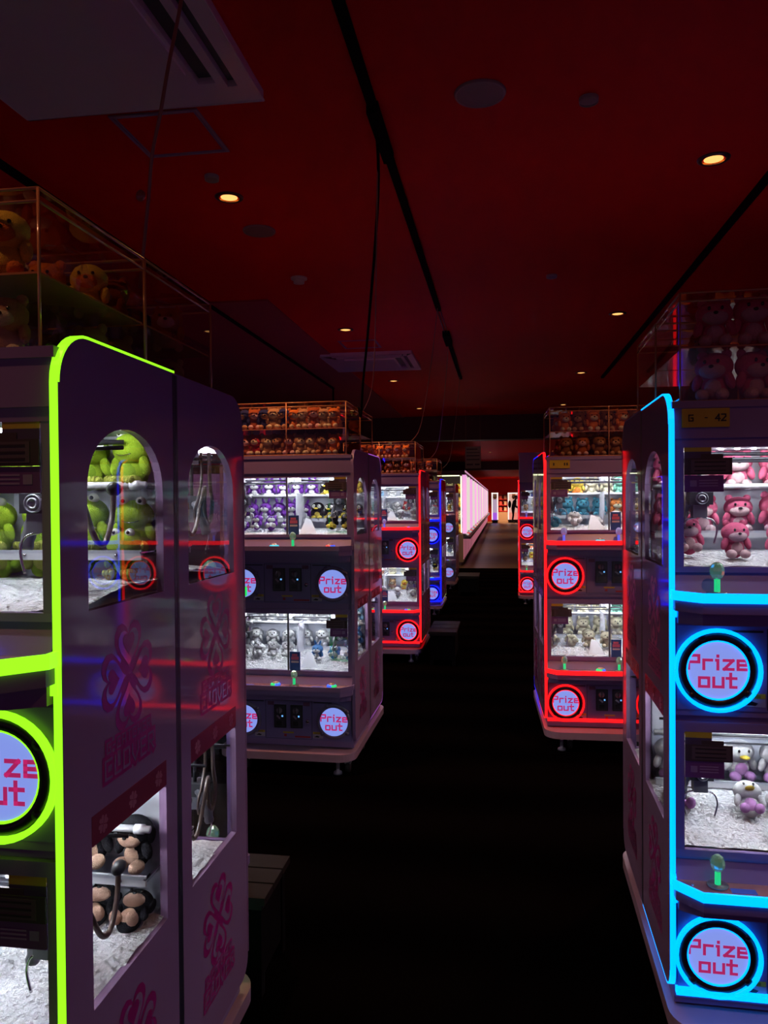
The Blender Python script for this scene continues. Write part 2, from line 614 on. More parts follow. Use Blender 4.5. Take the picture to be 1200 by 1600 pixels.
        def con(mb):
            pl = lambda u, v, w: (u, v, w)
            mb.prism(console_outline(), lambda u, v, w: (u, v, cz - 0.040 + w), 0.030, 0)
            mb.prism([(a * 0.985, b * 0.9 + 0.002) for a, b in console_outline()], lambda u, v, w: (u, v, cz - 0.010 + w), 0.014, 1)
            mb.prism([(a * 0.97, b * 0.55 + 0.004) for a, b in console_outline()], lambda u, v, w: (u, v, cz - 0.075 + w), 0.036, 0)
            x1 = HW - TH_P
            mb.add([(-x1, 0.022, FB + t), (x1, 0.022, FB + t), (x1, -0.012, cz + 0.004), (-x1, -0.012, cz + 0.004), (-x1, 0.03, cz + 0.004), (x1, 0.03, cz + 0.004)], [(0, 1, 2, 3), (2, 3, 4, 5)], 0)
            for s in (-1, 1):           # small displays let into the plate
                mb.box((s * 0.19 - 0.045, -0.066, cz + 0.0042), (s * 0.19 + 0.015, -0.042, cz + 0.0052), 2)
            for s in (-1, 1):
                mb.ball((s * (HW - 0.05), -0.04, cz + 0.004), 0.004, 3, 8, 5)
        cn = obj('control_shelf', con, [BODY, TOPPLATE, mat('blue_display', (0.01, 0.02, 0.12), 0.2, emit=(0.05, 0.10, 0.6), power=0.35), CHROME], root, 'cn%d' % ti)
        def cst(mb):
            P = console_outline(0.0)[1:7]
            Q = console_outline(0.007)[1:7]
            n = len(P)
            za, zb2 = cz - 0.012, cz + 0.012
            vs = [(p[0], p[1], za) for p in P] + [(p[0], p[1], za) for p in Q] + [(p[0], p[1], zb2) for p in Q] + [(p[0], p[1], zb2) for p in P]
            fs = []
            for i in range(n - 1):
                for r0 in range(4):
                    r1 = (r0 + 1) % 4
                    fs.append((r0 * n + i, r0 * n + i + 1, r1 * n + i + 1, r1 * n + i))
            fs += [(0, n, 2 * n, 3 * n), (n - 1, 2 * n - 1, 3 * n - 1, 4 * n - 1)]
            mb.add(vs, fs)
            if led != 'off':
                for s in (-1, 1):
                    mb.box((s * (HW - 0.013) - 0.006, -0.008, cz - 0.06), (s * (HW - 0.013) + 0.006, 0.02, cz + 0.006))
        LS = BODY if (led == 'green' and ti == 1) else L
        obj('shelf_strip', cst, [LS], cn, 'cs%d%s' % (ti, led))
        # sticks and buttons of two players
        for k, (jx, bx) in enumerate(((-0.262, -0.058), (0.045, 0.252))):
            def joy(mb):
                mb.lathe([(0.0, 0.0), (0.026, 0.001), (0.026, 0.004), (0.006, 0.005), (0.0055, 0.026)], (jx, -0.035, cz + 0.005), 0, 16)
            j = obj('joystick', joy, [mat('clear_base', (0.25, 0.3, 0.25), 0.1, coat=1), ], cn, 'j%d%d' % (ti, k))
            jc = {'cyan': 'g', 'red': 'b'}.get(led, 'g')
            def stem(mb):
                mb.lathe([(0.0075, 0.004), (0.0075, 0.040), (0.0, 0.041)], (jx, -0.035, cz + 0.005), 0, 12)
            sm = lit('green_stem', (0.02, 0.7, 0.22), 0.8) if (ti or led != 'red') else lit('blue_stem', (0.10, 0.12, 0.8), 0.9)
            obj('joystick_stem', stem, [sm], j, 'js%d%d%s' % (ti, k, sm.name))
            def knob(mb):
                mb.ball((jx, -0.035, cz + 0.063), (0.0185, 0.0185, 0.023), 0, 11, 8)
            kb = obj('joystick_knob', knob, [mat('crystal_knob', (0.45, 0.60, 0.50), 0.10, 0.6, coat=1, emit=(0.15, 0.45, 0.25), power=0.18) if sm.name == 'green_stem' else mat('crystal_knob_blue', (0.4, 0.42, 0.62), 0.08, coat=1, emit=(0.2, 0.25, 0.8), power=0.3)], j, 'jk%d%d%s' % (ti, k, sm.name))
            for p in kb.data.polygons:
                p.use_smooth = False
            pal = {('cyan', 0): 'g', ('red', 0): 'b'}
            ca, cb = [('red', 'blue'), ('green', 'blue'), ('blue', 'green'), ('aqua', 'aqua')][(k + 2 * ti + len(led)) % 4]
            lm = {'red': lit('btn_red', (1, 0.06, 0.05), 0.8), 'blue': lit('btn_blue', (0.03, 0.12, 1), 1.1), 'green': lit('btn_green', (0.02, 0.8, 0.2), 0.8), 'aqua': lit('btn_aqua', (0.05, 0.6, 0.8), 0.9)}
            def btn(mb):
                prof = [(0.0, 0.012), (0.021, 0.011), (0.027, 0.005), (0.027, 0.0)]
                n0 = len(mb.f)
                mb.lathe(prof, (bx, -0.038, cz + 0.005), 0, 18)
                for i in range(n0, len(mb.f)):
                    if mb.v[mb.f[i][0]][0] > bx:
                        mb.m[i] = 1
                mb.lathe([(0.0, 0.019), (0.014, 0.017), (0.018, 0.010)], (bx, -0.038, cz + 0.006), 2, 16)
            obj('push_button', btn, [lm[ca], lm[cb], mat('button_cap', (0.45, 0.28, 0.2), 0.25, coat=0.6)], cn, 'bt%d%d%s%s' % (ti, k, ca, cb))
        # coin and prize panel
        z0, z1 = 0.903 + t, 1.122 + t
        def cp(mb):
            x1 = HW - TH_P
            mb.box((-x1, 0.012, z0 - 0.016), (x1, 0.024, cz - 0.06), 0)
            mb.box((-x1 + 0.006, 0.009, z0), (x1 - 0.006, 0.013, z1), 1)
            for xx in (-0.130, 0.130):
                mb.box((xx - 0.0012, 0.0084, z0 + 0.004), (xx + 0.0012, 0.0095, z1 - 0.006), 2)
            for zz in (z0 + 0.004, z1 - 0.008):
                mb.box((-0.13, 0.0084, zz), (0.13, 0.0095, zz + 0.0016), 2)
            # stickers
            mb.box((-0.032, 0.0080, z0 + 0.034), (0.028, 0.0092, z0 + 0.042), 3)
            mb.box((-0.032, 0.0082, z0 + 0.014), (0.028, 0.0092, z0 + 0.033), 1)
            mb.box((-0.026, 0.0078, z0 + 0.016), (-0.012, 0.0092, z0 + 0.030), 4)
            mb.box((0.034, 0.0080, z0 + 0.012), (0.122, 0.0092, z0 + 0.021), 4)
            for s in (-1, 1):
                mb.box((s * 0.163 - 0.028, 0.0080, z0 + 0.034), (s * 0.163 + 0.028, 0.0092, z0 + 0.046), 3)
                mb.box((s * 0.163 - 0.028, 0.0080, z0 + 0.012), (s * 0.163 + 0.028, 0.0092, z0 + 0.033), 5)
                for i in range(3):
                    mb.box((s * 0.163 - 0.02, 0.0076, z0 + 0.036 + i * 0.003), (s * 0.163 + 0.016, 0.0082, z0 + 0.0372 + i * 0.003), 6)
                mb.add([(s * 0.163 - 0.022, 0.0074, z0 + 0.018), (s * 0.163 + 0.004, 0.0074, z0 + 0.016), (s * 0.163 + 0.010, 0.0074, z0 + 0.022), (s * 0.163 - 0.006, 0.0074, z0 + 0.027)], [(0, 1, 2, 3)], 6)
                mb.box((s * 0.10 - 0.018, 0.0080, z1 - 0.034), (s * 0.10 + 0.018, 0.0092, z1 - 0.014), 7)
                mb.box((s * 0.19 - 0.05, 0.0080, z1 - 0.016), (s * 0.19 + 0.05, 0.0092, z1 - 0.011), 6)
            mb.lathe([(0, -0.002), (0.009, -0.002), (0.010, 0.0)], (0.105, 0.0085, z0 + 0.10), 8, 14, 'y')
        pan = obj('control_panel', cp, [BODY, BODY2, SEAM, YELLOW, REDLAB, mat('pale_sticker', (0.35, 0.33, 0.42), 0.5), INK, mat('maroon_sticker', (0.14, 0.05, 0.12), 0.5), CHROME], root, 'cp%d' % ti)
        for k, sx in enumerate((-0.046, 0.046)):
            def coin(mb):
                zc = (z0 + z1) / 2 + 0.018
                mb.box((sx - 0.033, -0.002, zc - 0.062), (sx + 0.033, 0.0085, zc + 0.062), 0)
                mb.box((sx - 0.028, -0.004, zc - 0.056), (sx + 0.028, -0.002, zc + 0.056), 1)
                mb.lathe([(0, -0.014), (0.014, -0.013), (0.017, -0.003)], (sx - 0.003, 0, zc + 0.032), 2, 16, 'y')
                mb.box((sx - 0.005, -0.016, zc + 0.014), (sx - 0.001, -0.012, zc + 0.050), 0)
                mb.box((sx - 0.018, -0.008, zc - 0.048), (sx + 0.012, -0.003, zc - 0.024), 0)
                mb.add([(sx - 0.02, -0.006, zc + 0.002), (sx + 0.0, -0.012, zc - 0.014), (sx + 0.006, -0.012, zc - 0.006), (sx - 0.012, -0.006, zc + 0.008)], [(0, 1, 2, 3)], 2)
                mb.box((sx + 0.010, -0.0055, zc - 0.002), (sx + 0.018, -0.004, zc + 0.006), 3)
            obj('coin_slot', coin, [DARK, mat('charcoal_plate', (0.05, 0.045, 0.06), 0.35), STEEL, lit('coin_led', (0.15, 0.45, 1.0), 1.3)], pan, 'co%d%d' % (ti, k))
        for s in chutes:
            xc, zc = s * 0.252, (z0 + z1) / 2 - 0.004
            def ringm(mb):
                mb.lathe([(0.076, 0.0), (0.078, -0.012), (0.093, -0.012), (0.098, 0.0)], (xc, 0.009, zc), 0, 40, 'y')
                for a in (0.65, 2.0, 3.95, 5.6):
                    c, sn = math.cos(a), math.sin(a)
                    mb.lathe([(0, -0.013), (0.010, -0.012), (0.012, 0.0)], (xc + 0.093 * c, 0.009, zc + 0.093 * sn), 0, 12, 'y')
            pr = obj('prize_chute', ringm, [RINGB if led != 'off' else RINGL], pan, 'pr%d%d%s' % (ti, s, led == 'off'))
            def flap_(mb):
                n = 36
                mb.add([(xc + 0.0765 * math.cos(2 * PI * i / n), 0.004, zc + 0.0765 * math.sin(2 * PI * i / n)) for i in range(n)], [tuple(range(n))], 0)
            obj('prize_flap', flap_, [FLAP], pr, 'pf%d%d' % (ti, s), label='round white flap glowing pale blue')
            def txt(mb):
                pl = lambda u, v, w: (xc + u, 0.0035 - w, zc + v)
                mb.stroke(text_segs('Prize', 0.0, 0.020, 0.034, 1.9, 1.12), pl, 0.0075, 0.0004)
                mb.stroke(text_segs('out', 0.0, -0.026, 0.034, 1.9, 1.12), pl, 0.0075, 0.0004)
            obj('lettering', txt, [PINKTXT], pr, 'pt%d%d' % (ti, s), label='pink words Prize out')
            if led != 'off':
                def rl(mb):
                    mb.lathe([(0.0985, -0.004), (0.0985, -0.015), (0.108, -0.015), (0.108, -0.004), (0.0985, -0.004)], (xc, 0.009, zc), 0, 40, 'y')
                    mb.lathe([(0.0735, -0.002), (0.0735, -0.009), (0.0775, -0.009), (0.0775, -0.002)], (xc, 0.009, zc), 0, 36, 'y')
                obj('ring_light', rl, [ringled], pr, 'rl%d%d%s' % (ti, s, ring or led))
        # shelves and rods inside
        sd_ = lowshelf if ti == 1 else 0.0
        t_keep, t = t, t + sd_
        def shelf(mb):
            x1 = HW - TH_P - 0.004
            mb.box((-x1, 0.320, 1.341 + t), (x1, DEP - 0.016, 1.345 + t), 1)
            mb.box((-x1, 0.313, 1.336 + t), (x1, 0.320, 1.356 + t), 0)
            if not sd_:
                mb.box((-x1, 0.345, 1.474 + t), (x1, DEP - 0.016, 1.478 + t), 1)
            mb.add([(-x1, 0.311, 1.350 + t), (x1, 0.311, 1.350 + t), (x1, 0.311, 1.395 + t), (-x1, 0.311, 1.395 + t)], [(0, 1, 2, 3)], 1)
            for s in (-0.27, 0.1, 0.3):
                mb.ball((s, 0.311, 1.346 + t), 0.0045, 2, 8, 5)
            for s in (-1, 1):
                mb.box((s * x1 - 0.002, 0.31, 1.35 + t), (s * x1 + 0.002, 0.41, 1.353 + t), 2)
        obj('shelf', shelf, [WHITE, SHELFCLR, CHROME], root, 'sh%d%s' % (ti, sd_))
        def rod(mb):
            x1 = HW - TH_P - 0.004
            t2 = t - (0.045 if sd_ else 0)
            mb.tube([(-x1, 0.337, 1.487 + t2), (x1, 0.337, 1.487 + t2)], 0.0075, 0, 12)
            for s in (-0.32, 0.15, 0.33):
                mb.tube([(s - 0.01, 0.337, 1.487 + t2), (s + 0.01, 0.337, 1.487 + t2)], 0.010, 0, 12)
        obj('shelf_rod', rod, [mat('white_rod', (0.8, 0.8, 0.85), 0.25, coat=0.5)], root, 'rd%d%s' % (ti, sd_))
        t = t_keep
        # gantry rails
        def gan(mb):
            x1 = HW - TH_P - 0.002
            mb.box((-x1, 0.055, 1.546 + t), (x1, 0.060, 1.550 + t), 1)
            for yy in (0.10, 0.24):
                mb.tube([(-x1, yy, 1.556 + t), (x1, yy, 1.556 + t)], 0.004, 1, 8)
            for xx in (-0.27, 0.0, 0.24):
                mb.box((xx - 0.009, 0.05, 1.560 + t), (xx + 0.009, 0.36, 1.578 + t), 0)
                mb.box((xx - 0.03, 0.13, 1.548 + t), (xx + 0.03, 0.20, 1.585 + t), 0)
            mb.tube([(-x1 + 0.04, 0.07, 1.570 + t), (x1 - 0.05, 0.34, 1.575 + t)], 0.005, 1, 8)
        obj('gantry', gan, [WHITE, DARK], root, 'ga%d' % ti)
        if claws:
            for k, cx in enumerate((-0.272, 0.272)):
                def claw(mb):
                    zc = 1.45 + t
                    mb.box((cx - 0.030, 0.085, zc - 0.016), (cx + 0.030, 0.130, zc + 0.018), 0)
                    mb.lathe([(0, -0.004), (0.007, -0.004), (0.007, -0.010), (0.010, -0.010), (0.010, -0.003), (0.014, -0.003), (0.014, -0.009), (0.016, -0.009), (0.016, 0)], (cx, 0.085, zc + 0.001), 1, 16, 'y')
                    mb.tube([(cx, 0.11, zc + 0.016), (cx, 0.11, zc + 0.11)], 0.005, 0, 8)
                    mb.box((cx - 0.02, 0.09, zc - 0.05), (cx + 0.016, 0.125, zc - 0.016), 2)
                    pts = lerp_path([(cx - 0.012, 0.12, zc + 0.0), (cx - 0.035, 0.13, zc - 0.03), (cx - 0.045, 0.125, zc - 0.08)], 6)
                    mb.tube(pts, [0.013 if i % 2 else 0.011 for i in range(len(pts))], 2, 8)
                c = obj('claw', claw, [DARK, STEEL, mat('grey_claw', (0.22, 0.22, 0.25), 0.35, 0.5)], root, 'cl%d%d' % (ti, k))
                for sgn in (-1, 1):
                    def arm(mb):
                        zc = 1.40 + t
                        mb.tube(lerp_path([(cx + sgn * 0.008, 0.108, zc), (cx + sgn * 0.034, 0.108, zc - 0.008), (cx + sgn * 0.044, 0.108, zc - 0.035), (cx + sgn * 0.036, 0.108, zc - 0.072)], 5), 0.0026, 0, 6)
                    obj('claw_arm', arm, [CHROME], c, 'ca%d%d%d' % (ti, k, sgn))
        if hoses:
            for s in (-1, 1):
                def hose(mb):
                    xx = s * 0.318
                    a = [(0.105, 1.58), (0.10, 1.50), (0.085, 1.45), (0.10, 1.405), (0.125, 1.40), (0.14, 1.44), (0.135, 1.49), (0.16, 1.45), (0.20, 1.385), (0.235, 1.375), (0.262, 1.42), (0.27, 1.47)]
                    mb.tube(lerp_path([(xx, p, q + t) for p, q in a], 5), 0.0055, 0, 8)
                    b = [(0.11, 1.58), (0.105, 1.52), (0.125, 1.47), (0.155, 1.43), (0.15, 1.40)]
                    mb.tube(lerp_path([(xx - s * 0.02, p, q + t) for p, q in b], 5), 0.004, 0, 8)
                    mb.ball((xx, 0.272, 1.478 + t), (0.012, 0.022, 0.014), 1, 8, 6)
                obj('cable_hose', hose, [HOSE, DARK], root, 'ho%d%d' % (ti, s))
        def bed(mb):
            x1 = HW - 0.009
            za = (FB + 0.006) if ti == 0 else 0.530
            n, m = 28, 14
            rr = random.Random(3)
            vs, fs = [], []
            for i in range(n + 1):
                for j in range(m + 1):
                    vs.append((-x1 + 2 * x1 * i / n, 0.034 + 0.14 * j / m + (0.24 * j / m), za + 0.004 + 0.006 * rr.random() + (0.052 if ti else 0.02) * min(1, 2.2 * j / m) ** 1.5))
            for i in range(n):
                for j in range(m):
                    a = i * (m + 1) + j
                    fs.append((a, a + 1, a + m + 2, a + m + 1))
            mb.add(vs, fs, 0, True)
        obj('fluffy_bed', bed, [FLUFF], root, 'bd%d' % ti)
        def rampm(mb):
            xr = 0.10 if cards > 0 else -0.07
            d = 1 if cards > 0 else 1
            za = FB + t + 0.012 if ti == 0 else 0.536
            mb.prism([(xr - 0.045, za), (xr + 0.055, za), (xr + 0.01, za + 0.078), (xr - 0.02, za + 0.088)], lambda u, v, w: (u, 0.06 + w + (v - za) * 0.5, v), 0.006, 0)
        if detail > 1:
            obj('prize_ramp', rampm, [RAMPW], root, 'rp%d%d' % (ti, cards))
        if notice:
            def post(mb):
                za = FB + t + 0.010 if ti == 0 else 0.532
                a, b = 0.008, 0.066
                mb.box((a, 0.0125, za), (b, 0.0145, za + 0.106), 0)
                mb.box((a + 0.008, 0.0118, za + 0.062), (b - 0.008, 0.0126, za + 0.080), 1)
                mb.box((a + 0.012, 0.0116, za + 0.082), (b - 0.016, 0.0126, za + 0.094), 1)
                mb.box((a + 0.008, 0.0118, za + 0.046), (b - 0.008, 0.0126, za + 0.056), 2)
            obj('poster', post, [POSTER_BLUE, POSTER_PINK, POSTER_WHITE], root, 'po%d' % ti, label='small blue poster with pink and white print')
            def card(mb):
                c = cards
                e = HW - TH_P - 0.026            # outer window edge
                o = 0.0 if ti == 0 else 0.012
                def bx(a, b, z0_, z1_, y0_, y1_, m):
                    xs = sorted((c * (e - a), c * (e - b)))
                    mb.box((xs[0], y0_, z0_), (xs[1], y1_, z1_), m)
                bx(0.0, 0.066, 1.572 + t, 1.594 + t, 0.010, 0.0135, 3)
                bx(0.0, 0.066, 1.553 + t, 1.573 + t, 0.010, 0.0135, 5)
                bx(0.04, 0.095, 1.552 + t, 1.566 + t, 0.009, 0.0135, 0)
                bx(0.0, 0.116, 1.512 + t, 1.555 + t, 0.007, 0.0135, 0)
                bx(0.016, 0.110, 1.517 + t, 1.551 + t, 0.0062, 0.0072, 2)
                for i in range(3):
                    bx(0.024, 0.100, 1.521 + t + i * 0.011, 1.5245 + t + i * 0.011, 0.0056, 0.0064, 1)
                bx(0.0, 0.096, 1.468 + t, 1.511 + t, 0.010, 0.0135, 4)
                bx(0.014, 0.030, 1.482 + t, 1.498 + t, 0.0094, 0.0102, 6)
                for i in range(3):
                    bx(0.036, 0.082, 1.482 + t + i * 0.007, 1.485 + t + i * 0.007, 0.0094, 0.0102, 6)
            obj('notice_card', card, [CARD_DARK, CARD_LINE, CARD_GREY, YELLOW, CARD_PURPLE, mat('dark_violet_card', (0.07, 0.05, 0.10), 0.5), CARD_PALE], root, 'cd%d%d' % (ti, cards), label='dark and purple notice cards in the window corner')
    # base
    def base(mb):
        rr, w = 0.09, HW + 0.004
        P = [(-w, DEP), (-w, -0.085 + rr)]
        P += [(-w + rr - rr * math.cos(a), -0.085 + rr - rr * math.sin(a)) for a in [PI / 2 * i / 8 for i in range(1, 9)]]
        P += [(w - rr + rr * math.sin(a), -0.085 + rr - rr * math.cos(a)) for a in [PI / 2 * i / 8 for i in range(0, 9)]]
        P += [(w, DEP)]
        mb.prism(P, lambda u, v, w_: (u, v, 0.078 + w_), 0.040)
    obj('base_plate', base, [mat('base_metal', (0.40, 0.26, 0.36), 0.35, coat=0.2)], root, 'ba')
    if led != 'off':
        def bs(mb):
            mb.box((-HW + TH_P, -0.006, 0.160), (HW - TH_P, 0.012, 0.176))
        obj('base_strip', bs, [L], root, 'bs' + led)
    for k, (cx, cy) in enumerate(((-0.28, -0.03), (0.28, -0.03), (-0.28, 0.36), (0.28, 0.36))):
        def cas(mb):
            mb.tube([(0, 0, 0.079), (0, 0, 0.03)], 0.010, 0, 10)
            mb.lathe([(0.0, 0.0), (0.024, 0.0), (0.022, 0.012), (0.010, 0.018), (0.010, 0.03)], (0, 0, 0), 0, 14)
            mb.lathe([(0, -0.012), (0.026, -0.012), (0.030, -0.006), (0.030, 0.006), (0.026, 0.012), (0, 0.012)], (0.05, 0.03, 0.031), 1, 16, 'x')
            mb.box((0.034, 0.012, 0.050), (0.066, 0.048, 0.079), 0)
        obj('caster_foot', cas, [mat('zinc_foot', (0.45, 0.43, 0.5), 0.3, 0.6), RUBBER], root, 'cf', (cx, cy, 0))
    if code:
        s = -1 if cards < 0 else 1
        def plate(mb):
            xc = s * (HW - TH_P - 0.076)
            mb.box((xc - 0.058, -0.001, 1.634), (xc + 0.058, 0.003, 1.682), 0)
            if code == 'full':
                pl = lambda u, v, w: (xc + u, -0.0012 - w, 1.658 + v)
                mb.stroke(text_segs('G', -0.036, 0, 0.015, 1.5), pl, 0.0032, 0.0003, 1)
                mb.stroke(text_segs('-', 0.001, 0, 0.012, 1.5), pl, 0.0026, 0.0003, 1)
                mb.stroke(text_segs('42', 0.036, 0, 0.016, 1.5), pl, 0.0036, 0.0003, 1)
            else:
                for a in (-0.034, 0.028, 0.042):
                    mb.box((xc + a - 0.004, -0.0014, 1.650), (xc + a + 0.004, -0.001, 1.666), 1)
        obj('number_plate', plate, [mat('yellow_plate', (0.50, 0.36, 0.02), 0.5), INK], root, label='yellow plate with a black number')
    return root


# ------------------------------------------------------------------ plush toys
def fab(n, c):
    return mat('plush_' + n, c, 0.95, bump=0.5, bscale=60, var=0.12, vscale=14, spec=0.15)


F = {n: fab(n, c) for n, c in dict(
    lime=(0.36, 0.55, 0.03), limed=(0.25, 0.42, 0.03), olive=(0.42, 0.46, 0.08), white=(0.80, 0.80, 0.82), cream=(0.72, 0.66, 0.48), pink=(0.82, 0.16, 0.30), palepink=(0.82, 0.55, 0.60),
    black=(0.02, 0.02, 0.025), yellow=(0.80, 0.60, 0.08), orange=(0.75, 0.22, 0.04), purple=(0.20, 0.05, 0.42), lilac=(0.62, 0.30, 0.66),
    blue=(0.12, 0.30, 0.65), teal=(0.07, 0.30, 0.42), mint=(0.25, 0.62, 0.48), brown=(0.25, 0.10, 0.04), tan=(0.55, 0.33, 0.18), skin=(0.72, 0.45, 0.33),
    sky=(0.35, 0.62, 0.85), red=(0.55, 0.04, 0.04), navy=(0.03, 0.04, 0.16), rust=(0.45, 0.12, 0.04)).items()}
EYE_M = mat('black_eye', (0.005, 0.005, 0.006), 0.15, coat=1)
WEYE = mat('white_eye', (0.85, 0.85, 0.82), 0.3)
# kind: (words, main, second (muzzle, feet), extra)
KINDS = {
    'frog': ('lime green plush frog', 'lime', 'olive', 'frog'),
    'pinkbear': ('pink and white plush bear', 'pink', 'palepink', 'bear'),
    'penguin': ('black and yellow plush penguin', 'black', 'yellow', 'penguin'),
    'puppy': ('black and cream plush puppy', 'black', 'skin', 'pup'),
    'purplecat': ('purple and white plush rabbit', 'purple', 'white', 'bunny'),
    'whitedog': ('white plush dog', 'white', 'white', 'pup'),
    'whiteduck': ('white and lilac plush duck', 'white', 'lilac', 'duck'),
    'bluebunny': ('blue and white plush rabbit', 'blue', 'white', 'bunny'),
    'skybear': ('sky blue plush bear', 'sky', 'white', 'bear'),
    'teal': ('teal plush bear', 'teal', 'teal', 'bear'),
    'cream': ('cream plush bear', 'cream', 'cream', 'bear'),
    'mint': ('mint green plush bear', 'mint', 'mint', 'bear'),
    'brown': ('brown plush bear', 'brown', 'tan', 'bear'),
    'orange': ('orange plush bear', 'orange', 'cream', 'bear'),
    'yellow': ('yellow plush chick', 'yellow', 'orange', 'duck'),
    'redbear': ('red and cream plush bear', 'red', 'cream', 'bear'),
    'navy': ('navy and tan plush puppy', 'navy', 'tan', 'pup'),
    'rust': ('rust and cream plush cat', 'rust', 'palepink', 'cat'),
    'tan': ('tan plush bear', 'tan', 'cream', 'bear'),
}
# all parts in units of the toy's height
def ears(mb, typ, hi, m0=0, m1=1):
    s, g = (12, 8) if hi else (7, 5)
    for sx in (-1, 1):
        if typ in ('bear',):
            mb.ball((sx * 0.22, 0.02, 0.92), (0.10, 0.06, 0.10), m0, s, g)
        elif typ == 'cat':
            mb.lathe([(0.11, 0.0), (0.06, 0.09), (0.0, 0.16)], (sx * 0.20, 0.02, 0.86), m0, 8)
        elif typ == 'bunny':
            mb.ball((sx * 0.15, 0.03, 1.02), (0.075, 0.05, 0.20), m0, s, g, Matrix.Rotation(sx * 0.35, 3, 'Y'))
        elif typ == 'pup':
            mb.ball((sx * 0.33, 0.0, 0.66), (0.07, 0.11, 0.17), m0, s, g)
        elif typ == 'frog':
            mb.ball((sx * 0.15, -0.10, 0.93), (0.095, 0.09, 0.09), m1, s, g)


def small_toy(mb, typ):
    mb.ball((0, 0.02, 0.28), (0.25, 0.21, 0.28), 0, 9, 7)
    mb.ball((0, -0.02, 0.68), (0.34, 0.27, 0.28), 0, 10, 7)
    ears(mb, typ, False, 0, 3)
    mb.ball((0, -0.20, 0.62), (0.20, 0.11, 0.14), 1, 8, 6)
    for s in (-1, 1):
        mb.ball((s * 0.17, -0.20, 0.11), (0.12, 0.16, 0.11), 1, 8, 6)
        mb.ball((s * 0.29, -0.08, 0.40), (0.09, 0.10, 0.16), 0, 7, 5)
        mb.ball((s * 0.12, -0.275, 0.74), 0.032, 2, 6, 4)
    mb.ball((0, -0.30, 0.66), (0.045, 0.03, 0.035), 2, 6, 4)


PILE = MB()
PILE_M = []


def in_view(x, y, z, mx=90):
    d = Vector((x, y, z - EYE))
    w = d.dot(fwd)
    if w < 0.2:
        return False
    px, py = 600 + 1200 * d.dot(rt) / w, 800 - 1200 * d.dot(up) / w
    return -mx < px < 1200 + mx and -mx < py < 1600 + mx


